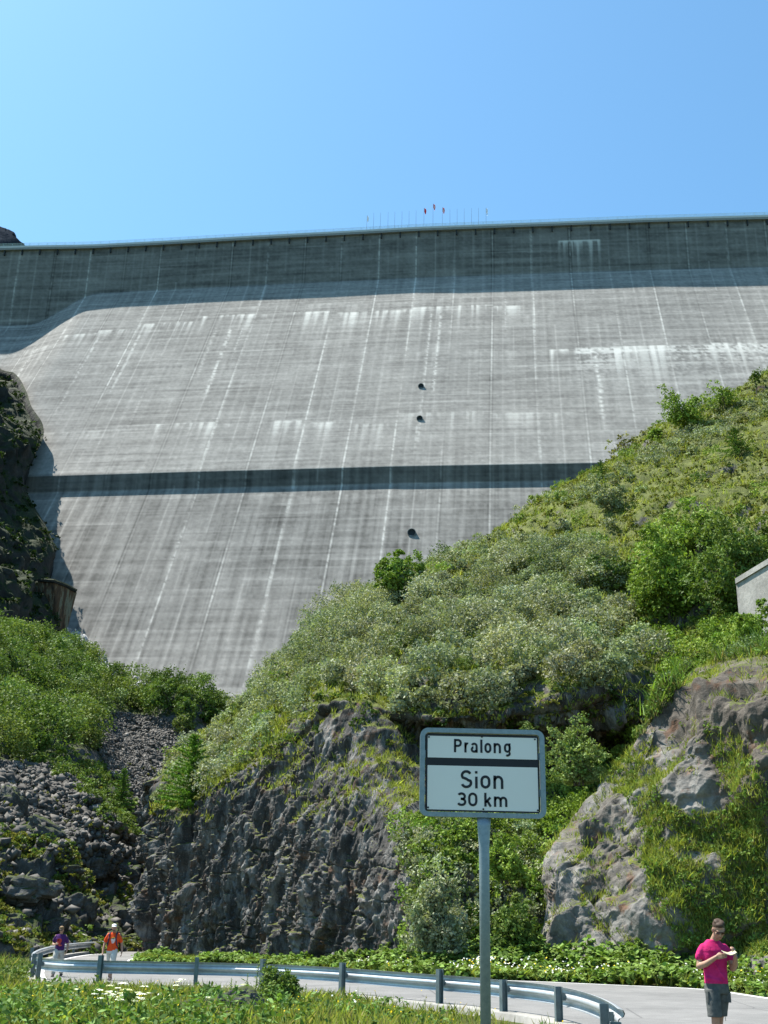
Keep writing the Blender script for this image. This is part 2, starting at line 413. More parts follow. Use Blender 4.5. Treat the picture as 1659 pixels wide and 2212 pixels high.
    # crest block, water side and parapets follow the crest
    sx = np.arange(-190, 206, 6.6)
    def strip(name, prof, mat):
        ring = []
        for s in sx:
            x, y = crest_at(s)
            for (o, d) in prof: ring.append((float(x+DN[0]*o), float(y+DN[1]*o), ZC-d))
        n = len(prof); fs = []
        for a_ in range(len(sx)-1):
            for b_ in range(n):
                c_ = (b_+1) % n; fs.append((a_*n+b_, a_*n+c_, (a_+1)*n+c_, (a_+1)*n+b_))
        mb = MB(); mb.add(ring, fs); return mb.build(name, mat, root)
    strip('crest_road', [(.9, 1.6), (.9, .9), (.35, .9), (-15, .9), (-15, 236), (-14, 236), (-1, 30), (-.4, 1.6)], conc)
    strip('crest_beam', [(.95, .85), (.95, 0.05), (.55, 0.05), (.55, .85)], para)
    # railing: bars on posts along the crest
    rm = plain('rail_paint', (.42, .60, .58), .5)
    rl = MB()
    for zz in (.35, .75, 1.15):
        rl.tube([(float(x+DN[0]*.7), float(y+DN[1]*.7), ZC+zz) for x, y in [crest_at(s) for s in sx]], .05, 4)
    for s in np.arange(-188, 204, 3.3):
        x, y = crest_at(s); rl.tube([(float(x+DN[0]*.7), float(y+DN[1]*.7), ZC+.05), (float(x+DN[0]*.7), float(y+DN[1]*.7), ZC+1.18)], .05, 4)
    rl.build('railing', rm, root)
    # lamp brackets hanging below the crest on the air face: short dark drains
    dk = plain('shaft_dark', (.03, .035, .04), .8)
    dr = []
    for s in np.arange(-184, 200, 6.6):
        x, y = crest_at(s); b = MB(); b.box((float(x+DN[0]*.35), float(y+DN[1]*.35), ZC-2.6), (.35, .6, 2.0), Matrix.Rotation(-_a, 3, 'Z')); b.build('crest_bracket', dk, root)
    # round inspection openings in the sloping face (hood ring + dark bore)
    for (s, d, r) in [(32.2, 80.9, .72), (32.8, 95.6, .72), (33.4, 137.8, .92)]:
        c = dam_pt(s, d); nn = Vector((DN[0], DN[1], 0)).normalized(); q = nn.to_track_quat('Z', 'Y').to_matrix(); T = lambda x, y, z: tuple(Vector(c)+q@Vector((x, y, z)))
        mb = MB(); n = 22
        for (rr, h) in ((r+.16, -1.4), (r+.16, .62*r+.12), (r, .62*r+.12), (r, .62*r-.25)):
            for k in range(n): t = 2*math.pi*k/n; mb.v.append(T(rr*math.cos(t), rr*math.sin(t), h))
        for j in range(3):
            for k in range(n): k2 = (k+1) % n; mb.f.append((j*n+k, j*n+k2, (j+1)*n+k2, (j+1)*n+k))
        o = mb.build('gallery_opening', plain('weathered_pipe', (.16, .17, .17), .9), root)
        mb = MB(); mb.v = [T(r*math.cos(2*math.pi*k/n), r*math.sin(2*math.pi*k/n), .62*r-.2) for k in range(n)]; mb.f = [tuple(range(n))]
        mb.build('bore', dk, o)
    return root
build_dam()

# flag poles on the crest
def flagpoles():
    pm = plain('pole_metal', (.25, .28, .32), .4, metal=.3); red = plain('flag_red', (.75, .03, .04), .8); wh = plain('flag_white', (.85, .85, .82), .8)
    zx = [255, 320, 385, 458, 523, 592, 660, 727, 803, 890, 980, 1053, 1122, 1190, 1260, 1328, 1400]
    names = ['first', 'second', 'third', 'fourth', 'fifth', 'sixth', 'seventh']
    for i, z in enumerate(zx):
        x = (860+z*.2652)*.8534; y = 502-(x-740)*.0455
        P = atz(x, y, ZC); s = P[0]
        cy = np.interp(P[0], _cx, _cy)+1.2
        base = (float(P[0]), float(cy), ZC-.9)
        hgt = 10.2 if i in (8, 10) else 11.8 if i == 9 else 9.2 if i != 0 else 8.4
        if i in (0, 16): lab = 'flagpole with a pale white flag at the %s end of the row on the dam' % ('left' if i == 0 else 'right')
        elif i in (8, 9, 10): lab = {8: 'flagpole with a plain red flag, left of the three red flags', 9: 'tallest flagpole with red and white flag between two other red flags', 10: 'flagpole with a red and white flag, right of the three red flags'}[i]
        elif i < 8: lab = 'bare thin flagpole, %s to the right of the left white flag' % names[i-1]
        else: lab = 'bare thin flagpole, %s to the right of the three red flags' % names[i-11]
        r = empty('flagpole', base, 0, lab, 'flagpole', 'flagpoles in a row on the dam crest')
        MB().tube([(0, 0, 0), (0, 0, hgt*.5), (0, 0, hgt)], [.06, .05, .035], 6).build('pole', pm, r)
        MB().box((0, 0, .1), (.5, .5, .2)).build('foot_plate', pm, r)
        if i in (0, 8, 9, 10, 16):
            w_, h_ = (.75, 1.8) if i in (8, 9, 10) else (.5, 2.2)
            mb = MB(); nx, nz = 8, 8
            for a in range(nz+1):
                for b in range(nx+1):
                    u, v = b/nx, a/nz; droop = u*u*1.1
                    mb.v.append((.12+u*w_*(.6+.4*(1-v)), .35*math.sin(u*7+v*3)*u, hgt-.2-v*h_-droop))
            for a in range(nz):
                for b in range(nx): mb.f.append((a*(nx+1)+b, a*(nx+1)+b+1, (a+1)*(nx+1)+b+1, (a+1)*(nx+1)+b))
            o = mb.build('flag', wh if i in (0, 16) else red, r, True)
            o.data.materials.append(wh)
            if i in (9, 10):
                for k, f in enumerate(o.data.polygons):
                    if 2 <= k//nx <= 5 and 3 <= k % nx <= 5: f.material_index = 1
flagpoles()

# ------------------------------------------------------------------ ground, road
def in_fore(x, y): return 0
OUT = [(420, 2041), (345, 2046), (306, 2050), (240, 2057), (173, 2064), (120, 2075), (86, 2090), (78, 2110), (119, 2129), (223, 2136), (450, 2140), (560, 2144), (740, 2157), (890, 2173), (1034, 2188), (1110, 2199), (1195, 2212), (1275, 2234), (1345, 2272), (1395, 2330), (1425, 2430)]
INN = [(480, 2050), (400, 2056), (345, 2062), (300, 2071), (288, 2077), (296, 2081), (330, 2082), (380, 2083), (430, 2084), (520, 2087), (620, 2091), (740, 2098), (850, 2106), (962, 2113), (1062, 2117), (1180, 2121), (1313, 2127), (1522, 2137), (1659, 2155), (1960, 2200)]
def resample(A, n):
    A = np.asarray(A, float); d = np.concatenate([[0], np.cumsum(np.linalg.norm(np.diff(A, axis=0), axis=1))]); t = np.linspace(0, d[-1], n)
    return np.stack([np.interp(t, d, A[:, k]) for k in range(A.shape[1])], -1)
def smooth_path(A, n=200, it=3):
    A = catmull(np.asarray(A, float), np.linspace(0, len(A)-1, n)); return A
outer = np.array([atg(*q)[:2] for q in OUT]); inner = np.array([atg(*q)[:2] for q in INN])
N_R = 160
outS = catmull(outer, np.linspace(0, len(outer)-1, N_R)); innS = catmull(inner, np.linspace(0, len(inner)-1, N_R))

def dist_poly(x, y, path):
    best = np.full(np.shape(x), 1e9); side = np.zeros(np.shape(x))
    for i in range(len(path)-1):
        a = path[i]; b = path[i+1]; d = b-a; L = (d*d).sum() or 1e-9
        t = np.clip(((x-a[0])*d[0]+(y-a[1])*d[1])/L, 0, 1); q = np.hypot(x-a[0]-t*d[0], y-a[1]-t*d[1])
        cr = d[0]*(y-a[1])-d[1]*(x-a[0]); m = q < best; best = np.where(m, q, best); side = np.where(m, np.sign(cr), side)
    return best, side
def ground_z(x, y):
    x = np.asarray(x, float); y = np.asarray(y, float)
    d, sd = dist_poly(x, y, outS[::4])
    camside = (y < 34) & (x < 4)
    road = inpoly(x, y, list(map(tuple, np.concatenate([outS[::4], innS[::-4]])))) | (d < .7)
    n = fbm(np.stack([x*.35, y*.35, x*0], -1), 4, 5)
    n2 = fbm(np.stack([x*1.4, y*1.4, x*0], -1), 3, 6)
    mound = sstep(22, 12, y)*.47*(1-sstep(-.5, 2.2, x+(y-18)*.05)) + .05*n+.035*n2
    mound = mound - .5*sstep(.2, 2.5, x+(y-18)*.05)*sstep(26, 20, y)
    z = np.where(road, -.012, mound*sstep(.6, 2.2, d))
    z = np.where((y > 40), np.where(road, -.012, -.02+.05*n), z)
    z = np.where(x > 6, np.where(d < 30, -.012, z), z)
    return z+road_level(y, x)
def build_ground():
    m = Mat('ground_soil'); a = m.noise(.8, 8, .7); b = m.noise(6, 6, .7)
    c = m.ramp(a, [(.3, (.035, .05, .014)), (.5, (.07, .085, .022)), (.7, (.13, .11, .05))]); c = m.mix(.5, c, m.ramp(b, [(.3, .3), (.7, .7)]), 'OVERLAY')
    m.base(c).rough(1, .1).bump(b, .6, .05)
    def axis(lo, hi, flo, fhi, fine):
        a = np.concatenate([-np.geomspace(1, flo-lo+1, 26)[::-1]+flo+1, np.arange(flo+fine, fhi, fine), np.geomspace(1, hi-fhi+1, 26)+fhi-1]); return np.unique(np.round(a, 4))
    X, Y = np.meshgrid(axis(-2500, 2500, -18, 14, .22), axis(-400, 5000, 9, 45, .25))
    Z = ground_z(X, Y); nv, nu = X.shape; i = np.arange(nv*nu).reshape(nv, nu)
    f = np.stack([i[:-1, :-1], i[:-1, 1:], i[1:, 1:], i[1:, :-1]], -1).reshape(-1, 4)
    o = mesh_np('ground', np.stack([X, Y, Z], -1).reshape(-1, 3), f, m.m, None, True); tag(o, kind='structure')
build_ground()
def build_road():
    m = Mat('asphalt'); a = m.noise(.35, 5, .6); b = m.noise(38, 3, .7); c = m.noise(2.5, 6, .65)
    col = m.ramp(a, [(.3, (.165, .163, .158)), (.7, (.235, .23, .222))]); col = m.mix(.5, col, m.ramp(b, [(.3, .3), (.7, .72)]), 'OVERLAY')
    col = m.mix(.35, col, m.ramp(c, [(.35, .35), (.65, .6)]), 'OVERLAY')
    wv = m.mix(.3, m.pos(), m.n('TexNoise', i_Scale=.9, i_Detail=5).outputs['Color'], 'ADD'); cr = m.n('TexVoronoi', feature='DISTANCE_TO_EDGE', i_Scale=.22); m.l(wv, cr.inputs['Vector'])
    col = m.mix(m.ramp(cr.outputs['Distance'], [(0, .65), (.006, .0)]), col, (.05, .05, .05)); pt = m.noise(.13, 2, .4); col = m.mix(m.ramp(pt, [(.56, 0.), (.565, .22)]), col, (.11, .11, .11))
    m.base(col).rough(.9, .25).bump(b, .5, .01)
    t = np.linspace(0, 1, 12)[:, None, None]
    G = outS[None]*(1-t)+innS[None]*t; z = .004+road_level(G[..., 1:2], G[..., 0:1])
    P = np.concatenate([G, z], -1); nv, nu = P.shape[:2]; i = np.arange(nv*nu).reshape(nv, nu)
    f = np.stack([i[:-1, :-1], i[:-1, 1:], i[1:, 1:], i[1:, :-1]], -1).reshape(-1, 4)
    tag(mesh_np('road', P.reshape(-1, 3), f, m.m, None, True), kind='structure')
    pm = Mat('road_paint'); n = pm.noise(7, 6, .7); pm.base(pm.ramp(n, [(.32, (.42, .42, .40)), (.45, (.80, .80, .77))])).rough(.7)
    def band(path, off0, off1, z, name, mat, a=0, b=None):
        path = path[a:b]; d = np.gradient(path, axis=0); d /= np.linalg.norm(d, axis=1, keepdims=True)+1e-9; nn = np.stack([-d[:, 1], d[:, 0]], -1)
        A = path+nn*off0; B = path+nn*off1; A = np.concatenate([A, z+road_level(A[:, 1:], A[:, :1])], 1); B = np.concatenate([B, z+road_level(B[:, 1:], B[:, :1])], 1)
        v = np.concatenate([A, B]); n = len(path); k = np.arange(n-1); f = np.stack([k, k+1, k+1+n, k+n], -1)
        return tag(mesh_np(name, v, f, mat), kind='structure')
    so_ = 1 if np.cross(outS[81]-outS[80], innS[80]-outS[80]) > 0 else -1
    band(outS, so_*.12, so_*.30, .009, 'road_edge_line', pm.m, 0, 150)
    band(innS, -so_*.10, -so_*.32, .009, 'road_edge_line', pm.m, 20, 160)
    # concrete kerb wall under the guardrail
    km = Mat('kerb_concrete'); n = km.noise(1.5, 8, .7); km.base(km.ramp(n, [(.3, (.22, .21, .19)), (.7, (.42, .41, .38))])).rough(.95, .1).bump(n, .4, .05)
    path = outS[:152]; d = np.gradient(path, axis=0); d /= np.linalg.norm(d, axis=1, keepdims=True)+1e-9; nn = np.stack([-d[:, 1], d[:, 0]], -1)*(-so_)
    prof = [(.02, -.3), (.02, .10), (.06, .13), (.42, .13), (.46, .10), (.46, -.9)]
    v = np.concatenate([np.concatenate([path+nn*o, z+road_level(path[:, 1:], path[:, :1])], 1) for o, z in prof]); n = len(path); fs = []
    for q in range(len(prof)-1):
        k = np.arange(n-1); fs.append(np.stack([q*n+k, q*n+k+1, (q+1)*n+k+1, (q+1)*n+k], -1))
    tag(mesh_np('kerb', v, np.concatenate(fs), km.m), kind='structure')
    return so_
SO = build_road()

# ------------------------------------------------------------------ guardrail (W beam on posts)
def build_guardrail():
    galv = Mat('galvanised_steel'); n = galv.noise(6, 6, .7); n2 = galv.noise(.7, 3, .5)
    galv.base(galv.mix(.4, galv.ramp(n, [(.3, (.46, .49, .52)), (.7, (.64, .67, .70))]), galv.ramp(n2, [(.3, .3), (.7, .75)]), 'OVERLAY')); galv.rough(.42, .5); galv.b.inputs['Metallic'].default_value = .4
    gm = Mat('post_steel'); n = gm.noise(9, 5, .7); gm.base(gm.ramp(n, [(.3, (.12, .16, .17)), (.7, (.22, .27, .28))])).rough(.6, .4); gm.b.inputs['Metallic'].default_value = .3
    root = empty('guardrail', (0, 0, 0), 0, 'long curved grey steel crash barrier with two-wave beam along the road bend', 'guardrail')
    d = np.gradient(outS, axis=0); d /= np.linalg.norm(d, axis=1, keepdims=True)+1e-9; nn = np.stack([-d[:, 1], d[:, 0]], -1)*(-SO)
    path = (outS+nn*.22)[2:149]; pn = nn[2:149]
    # W profile: (offset to road side, height)
    prof = [(-.005, .46), (.055, .475), (.075, .515), (.055, .555), (0, .575), (-.01, .61), (0, .645), (.055, .665), (.075, .705), (.055, .745), (-.005, .76)]
    prof = prof+[(o-.012, z) for o, z in prof[::-1]]
    v = []; K = len(prof); M = len(path)
    for (o, z) in prof: v.append(np.concatenate([path-pn*(o+.02), z-.10+road_level(path[:, 1:], path[:, :1])], 1))
    v = np.concatenate(v); fs = []
    for q in range(K):
        k = np.arange(M-1); q2 = (q+1) % K; fs.append(np.stack([q*M+k, q*M+k+1, q2*M+k+1, q2*M+k], -1))
    o = mesh_np('beam', v, np.concatenate(fs), galv.m, root, True)
    bm = bmesh.new(); bm.from_mesh(o.data); bmesh.ops.recalc_face_normals(bm, faces=bm.faces); bm.to_mesh(o.data); bm.free()
    # posts where the photograph has them
    tops = [(44, 2043), (66, 2047), (88, 2056), (130, 2040), (164, 2037), (198, 2034), (249, 2029), (299, 2026), (75, 2063), (216, 2075), (425, 2075), (568, 2078), (737, 2088), (948, 2098), (1070, 2128), (1170, 2142), (1251, 2162), (1309, 2190)]
    dense = catmull(outer, np.linspace(0, len(outer)-1, 3000)); dd = np.gradient(dense, axis=0); dd /= np.linalg.norm(dd, axis=1, keepdims=True)+1e-9; dn = np.stack([-dd[:, 1], dd[:, 0]], -1)*(-SO)
    line = dense+dn*.34; L3 = np.concatenate([line, .76+road_level(line[:, 1:], line[:, :1])], 1); X, Y = px(L3)
    for (x, y) in tops:
        k = int(np.argmin((X-x)**2+((Y-y)*3)**2)); p = line[k]; n_ = dn[k]; ang = math.atan2(n_[1], n_[0])-math.pi/2
        rot = Matrix.Rotation(ang, 3, 'Z'); mb = MB()
        h = .70 if x > 1000 else .80; gz = float(road_level(p[1], p[0]))
        mb.box((p[0], p[1], gz+h/2-.02), (.012, .11, h), rot)
        for s in (-1, 1):
            q = rot@Vector((0, s*.055, 0)); mb.box((p[0]+q.x, p[1]+q.y, gz+h/2-.02), (.10, .011, h-.002), rot)
        mb.build('post', gm.m, root)
        q = rot@Vector((0, -.0, 0)); mb = MB(); c = p-n_*.085; mb.box((c[0], c[1], gz+.52), (.07, .07, .12), rot); mb.build('spacer', gm.m, root)
        mb = MB(); c = p-n_*.185; mb.box((c[0], c[1], gz+.505), (.035, .03, .035), rot); mb.build('bolt', gm.m, root)
build_guardrail()

# ------------------------------------------------------------------ hills and rock faces
R_CLIFF = rock_mat('cliff_rock', (.070, .066, .060), (.018, .016, .015), (.30, .29, .27), rust=.4, green=.7, gscale=.5, glo=.72, ghi=.84, zgreen=.30, strata=((1.6, 1.6, .45), (0, .35, .2)))
R_KNOLL = rock_mat('knoll_rock', crack=.0, stain=True, base=(.175, .165, .15), dark=(.075, .068, .06), light=(.29, .275, .25), rust=.55, green=.9, gscale=.6, glo=.80, ghi=.95, nscale=1.1)
R_FAR = rock_mat('mountain_rock', (.030, .032, .030), (.014, .014, .013), (.055, .055, .05), green=1.5, gscale=.05, glo=.18, ghi=.5, nscale=.22, gcol=((.008, .018, .006), (.025, .040, .012)))  # near-black tones stand in for the mountainside's shade
R_TALUS = rock_mat('talus_rock', (.095, .092, .086), (.04, .038, .036), (.19, .185, .175), green=1.1, gscale=.25, glo=.55, ghi=.8, nscale=.8, gcol=((.03, .045, .012), (.075, .10, .022)))

def w_(x, y, z): return ('w', x, y, z)
# hill A: rows base -> cliff top -> slope -> ridge -> back
A_cols = [  # x, base(y,Y), low(y,Y), cliff top(y,Y), bench(y,Y), mid(y,Y), ridge(y,Y)
 (322, (2062, 76), (1930, 77), (1772, 78.5), (1745, 80), (1722, 80.5), (1718, 81)),
 (350, (2068, 71), (1930, 72.5), (1768, 75), (1730, 77), (1700, 79), (1690, 82)),
 (420, (2074, 66.5), (1910, 68), (1748, 71), (1715, 73), (1660, 78), (1618, 85)),
 (500, (2078, 63), (1900, 65), (1700, 68), (1670, 71), (1600, 78), (1558, 90)),
 (600, (2082, 60.5), (1880, 62), (1640, 66.5), (1590, 69), (1520, 77), (1458, 95)),
 (700, (2086, 56.5), (1860, 58), (1575, 63.5), (1530, 65.5), (1450, 77), (1370, 100)),
 (830, (2088, 53), (1850, 54.5), (1580, 61), (1530, 63.5), (1410, 77), (1275, 104)),
 (930, (2088, 49.5), (1850, 51.5), (1630, 61.0), (1530, 59.0), (1390, 73), (1222, 104)),
 (1050, (2086, 49), (1830, 52), (1655, 62.0), (1525, 58.4), (1370, 74), (1170, 108)),
 (1170, (2084, 48.5), (1810, 52), (1660, 62.5), (1515, 58.0), (1330, 75), (1082, 112)),
 (1300, (2080, 48), (1790, 52), (1640, 62.5), (1490, 57.8), (1290, 76), (1003, 116)),
 (1450, (2080, 48), (1770, 52), (1580, 57), (1440, 62), (1240, 77), (912, 120)),
 (1659, (2080, 47), (1700, 52), (1480, 57), (1340, 63), (1150, 79), (812, 124)),
 (1850, (2080, 46), (1650, 52), (1400, 58), (1250, 64), (1050, 80), (720, 128)),
 (2100, (2080, 45), (1600, 52), (1330, 58), (1150, 65), (950, 82), (620, 132)),
]
rows = []
for r in range(6):
    row = [(c[0], c[1+r][0]+(0 if r else 40), c[1+r][1]-(.3 if r == 0 else 0)) for c in A_cols]; rows.append(row)
# wrap the left end back into the hill so that it has a side
full = []
for r, row in enumerate(rows):
    p = ctl(row[0]); full.append([w_(p[0]-2.5, p[1]+16, max(-1, p[2]-4)), w_(p[0]-.6, p[1]+5, max(-.8, p[2]-1.0))]+row)
back = []
for c in full[-1]:
    p = ctl(c); back.append(w_(p[0]+2, p[1]+14, p[2]-5))
back2 = [w_(ctl(c)[0]+5, ctl(c)[1]+34, max(-3, ctl(c)[2]*.35-3)) for c in full[-1]]
full += [back, back2]
HA = Loft(full, 1120, 800, uw=[1.0, 1.6]+[2.0, 2.6, 2.4, 1.9, 1.5, 1.9, 1.5, 1.7, 1.7, 1.7, 1.7, 1.9, 1.2, 1], vw=[2.2, 2.6, .6, 1.3, 1.9, .5, .3])
def strata(P, k=(1.0, 1.0, .50), ax=.30, ay=.15):
    q = P.copy(); q[..., 0] = P[..., 0]-ax*P[..., 2]; q[..., 1] = P[..., 1]-ay*P[..., 2]; return q*np.array(k)
def dispA():
    P = HA.P; X, Y = px(P.reshape(-1, 3)); X = X.reshape(P.shape[:2]); Y = Y.reshape(P.shape[:2])
    v = np.linspace(0, 1, P.shape[0])[:, None]; steep = 1-sstep(.15, .75, HA.N[..., 2]); h = P[..., 2]
    q = strata(P)
    warp = np.stack([fbm(P*.35, 2, 1), fbm(P*.35, 2, 2), fbm(P*.35, 2, 3)], -1)*.5
    q2 = strata(P, (1, 1, .42)); sf = 26+60*sstep(400, 520, X); d = .55*facets(q*.34+warp*.6, 3, 1.5, sf)+1.5*(.45-blocks(q*.36+warp*.2, 4))+.85*(.42-blocks(q2*.95+warp*.2, 5))+.17*facets(q2*2.4+warp*.7, 23, 1.7, sf)+.09*facets(q*6.0, 33, 1.5, 25)
    cr1 = fbm(strata(P, (1, 1, .25), .30)*.55, 3, 301); cr2 = fbm(strata(P, (.35, .35, 1.0), -.2)*.6, 3, 305)
    d = d-.30*np.exp(-(cr1/.03)**2)-.22*np.exp(-(cr2/.03)**2)+.12*fbm(q2*2.2, 4, 309)
    d2 = .9*fbm(P*.16, 4, 40)+.30*fbm(P*.8, 3, 44)
    calm = sstep(700, 900, X)*sstep(1700, 1800, Y); low = 1-.45*calm
    d = d*low
    rockm = steep
    ridge = HA.P[..., 1] > 60
    rockm = np.where(v > .62, rockm*.35, rockm)
    HA.displace(rockm*(d+.15)+(1-rockm)*d2*np.where(P[..., 1] > 85, .7, 1))
dispA()
tag(HA.build('hillside', R_CLIFF), kind='structure')

# knoll B, right rock face near the road
Brows = [
 [(1110, 2100, 43), (1165, 2098, 42), (1260, 2100, 41.2), (1400, 2103, 40), (1550, 2108, 38.5), (1700, 2118, 36.5), (1900, 2130, 34), (2150, 2150, 31)],
 [(1150, 1965, 44), (1180, 1955, 43), (1280, 1945, 42), (1410, 1955, 41), (1550, 1965, 40), (1700, 1965, 38.2), (1900, 1955, 35.5), (2150, 1950, 32.5)],
 [(1182, 1820, 45.5), (1205, 1808, 44.3), (1300, 1800, 43.5), (1420, 1800, 42.8), (1550, 1800, 41.4), (1700, 1800, 39.3), (1900, 1790, 37.5), (2150, 1780, 34)],
 [(1265, 1680, 47.5), (1300, 1665, 46.4), (1360, 1650, 45.6), (1440, 1640, 43.2), (1550, 1640, 41.6), (1700, 1640, 39.6), (1900, 1630, 39), (2150, 1600, 36)],
 [(1405, 1548, 49.5), (1435, 1530, 48.6), (1470, 1518, 48), (1520, 1500, 44), (1600, 1485, 42.6), (1720, 1480, 40.8), (1900, 1460, 41), (2150, 1440, 38)],
 [(1490, 1452, 52.5), (1530, 1435, 51.4), (1580, 1415, 50.5), (1620, 1400, 49.5), (1690, 1385, 48.4), (1780, 1370, 47), (1950, 1340, 45), (2150, 1300, 43)],
]
fb = []
for row in Brows:
    p = ctl(row[0]); fb.append([w_(p[0]+3.2, p[1]+9, p[2]-2.2), w_(p[0]+.4, p[1]+2.5, p[2]-.35)]+row)
fb.append([w_(ctl(c)[0]+.6, ctl(c)[1]+3.5, ctl(c)[2]+.5) for c in fb[-1]])
fb.append([w_(ctl(c)[0]+1.5, ctl(c)[1]+11, ctl(c)[2]-1.5) for c in fb[-2]])
fb.append([w_(ctl(c)[0]+2.5, ctl(c)[1]+16, ctl(c)[2]-9) for c in fb[-3]])
HB = Loft(fb, 560, 520, uw=[.6, .6, 1, 1.6, 1.8, 1.8, 1.8, 1.2, .8], vw=[1.6, 1.7, 1.7, 1.6, 1.2, .5, .5, .3])
def dispB():
    P = HB.P; X, Y = px(P.reshape(-1, 3)); X = X.reshape(P.shape[:2]); Y = Y.reshape(P.shape[:2])
    v = np.linspace(0, 1, P.shape[0])[:, None]*np.ones(P.shape[1])
    q = P.copy(); q[..., 0] = P[..., 0]*.8+P[..., 2]*.45; q[..., 2] = P[..., 2]*.75-P[..., 0]*.35
    warp = np.stack([fbm(P*.3, 2, 1), fbm(P*.3, 2, 2), fbm(P*.3, 2, 3)], -1)*.5
    d = 2.3*(.45-blocks(q*.21, 151))+1.25*(.40-blocks(q*.48+3, 152))+.46*(.40-blocks(q*1.15, 153))+.13*(.4-blocks(q*3.0, 154))+.022*fbm(P*3.5, 4, 9)
    fadeside = sstep(0, .14, np.linspace(0, 1, P.shape[1]))[None, :]
    HB.crev = (sstep(0, .5, .28-np.abs(blocks(q*.48+3, 152)-.78))*1.0+(d < np.percentile(d, 14))).ravel()
    HB.displace(d*np.where(v > .75, .35, 1)*(.25+.75*fadeside))
dispB()
def knoll_stain():
    P = HB.P.reshape(-1, 3); X, Y = px(P); m = sstep(1400, 1470, X+.35*(Y-1500)*-1+60*fbm(P*.4, 3, 7))*(1-sstep(1800, 1930, Y+70*fbm(P*.3, 3, 8)))
    m = np.maximum(m, .7*sstep(.15, .5, fbm(P*.35, 4, 12)))[:, None]; return (1-m)*np.array([1, 1, 1.])+m*np.array([.56, .51, .46])
tag(HB.build('rock_face', R_KNOLL, col=knoll_stain()), kind='structure')

# slope C, left valley side with alders, scree and boulders
Ccols = [  # x, base(y|None,Y), r1(y,Y), r2, r3, ridge(y,Y)
 (-420, (None, 46), (1850, 60), (1620, 82), (1400, 112), (1180, 150)),
 (-180, (None, 52), (1870, 66), (1660, 88), (1450, 116), (1270, 152)),
 (0, (None, 60), (1885, 74), (1710, 94), (1530, 120), (1390, 152)),
 (70, (None, 64), (1892, 78), (1725, 97), (1550, 122), (1402, 152)),
 (150, (None, 68), (1900, 82), (1740, 100), (1575, 124), (1425, 153)),
 (230, (None, 73), (1910, 88), (1760, 104), (1605, 128), (1472, 155)),
 (300, (None, 80), (1925, 94), (1775, 110), (1635, 132), (1512, 156)),
 (360, (None, 90), (1930, 102), (1785, 116), (1650, 136), (1500, 150)),
 (410, (None, 97), (1930, 108), (1790, 122), (1660, 138), (1496, 148)),
 (460, (None, 102), (1930, 114), (1790, 128), (1665, 140), (1532, 150)),
 (505, (None, 108), (1930, 120), (1790, 132), (1670, 143), (1570, 153)),
 (600, (None, 115), (1930, 126), (1800, 138), (1690, 148), (1590, 158)),
 (760, (None, 122), (1940, 134), (1820, 146), (1720, 154), (1640, 164)),
]
crow = []
for r in range(5):
    row = []
    for c in Ccols:
        y, Y = c[1+r]
        if y is None:
            q = aty(c[0], 2000, Y); row.append(w_(q[0], Y, -.75))
        else: row.append((c[0], y, Y))
    crow.append(row)
crow.append([w_(ctl(c)[0], ctl(c)[1]+10, ctl(c)[2]-3) for c in crow[-1]])
crow.append([w_(ctl(c)[0], ctl(c)[1]+40, ctl(c)[2]*.4-4) for c in crow[-2]])
HC = Loft(crow, 620, 560, uw=[.6, 1, .7, .8, .8, .8, .7, .6, .6, .6, .8, .6], vw=[1.6, 1.4, 1.4, 1.6, .4, .3])
def dispC():
    P = HC.P; X, Y = px(P.reshape(-1, 3)); Y = Y.reshape(P.shape[:2]); X = X.reshape(P.shape[:2])
    w = np.stack([fbm(P*.2, 2, 71), fbm(P*.2, 2, 72), fbm(P*.2, 2, 73)], -1)*.6
    low = sstep(1760, 1850, Y); far = 1-.4*sstep(110, 150, P[..., 1])
    d = (1.3*facets(P*.33+w, 203, 1.2)+.5*facets(P*.9+w, 213, 1.3)+.2*facets(P*2.2, 223, 1.3))*low+(1-low)*(.9*fbm(P*.10, 4, 80)+.25*facets(P*.9, 233, 1.2))*far
    road = 1-sstep(1, 5, P[..., 2])
    HC.displace(d*(1-.6*road))
dispC()
tag(HC.build('valley_slope', R_TALUS), kind='structure')

# mountainside D, beside the dam, with shade put into its dark rock colour
def damY(x, y):
    """world point of the dam face seen in survey direction (x, y)"""
    r = ray(x, y); lo, hi = 150.0, 400.0
    for _ in range(40):
        mid = (lo+hi)/2; P = EYE+r*mid/r[1]; D = ZC-P[2]
        s = np.interp(P[0], _cx, _cs)-_s0; cx, cy = crest_at(s); off = float(dam_off(np.array(s), np.array(max(D, 0))))
        if P[1] < cy+DN[1]*off: lo = mid
        else: hi = mid
    return lo
sil = [(-60, 700), (0, 795), (40, 815), (62, 850), (75, 885), (100, 925), (97, 965), (65, 1030), (80, 1075), (110, 1125), (133, 1180), (122, 1240), (150, 1300), (142, 1365), (120, 1420), (100, 1500)]
drow = []
for k, (x, y) in enumerate(sil):
    Yd = damY(x, y); g = 7+9*sstep(940, 1060, y); Ye = Yd-g; e = aty(x, y, Ye)
    row = [w_(e[0]-7, Yd+12, e[2]), w_(e[0]-2.2, Ye+g*.45, e[2]), (x-2, y+2, Ye), (x-45, y+12, Ye-13), (x-110, y+20, Ye-30), (x-220, y+20, Ye-48), (x-420, y, Ye-70), (x-800, y-60, Ye-100)]
    drow.append(row)
p0 = drow[0]; drow = [[w_(ctl(c)[0]-6, ctl(c)[1]+6, ctl(c)[2]+8) for c in p0]]+drow
HD = Loft(drow[::-1], 330, 420, uw=[.4, .3, 1.2, 1.3, 1.2, 1, .8])
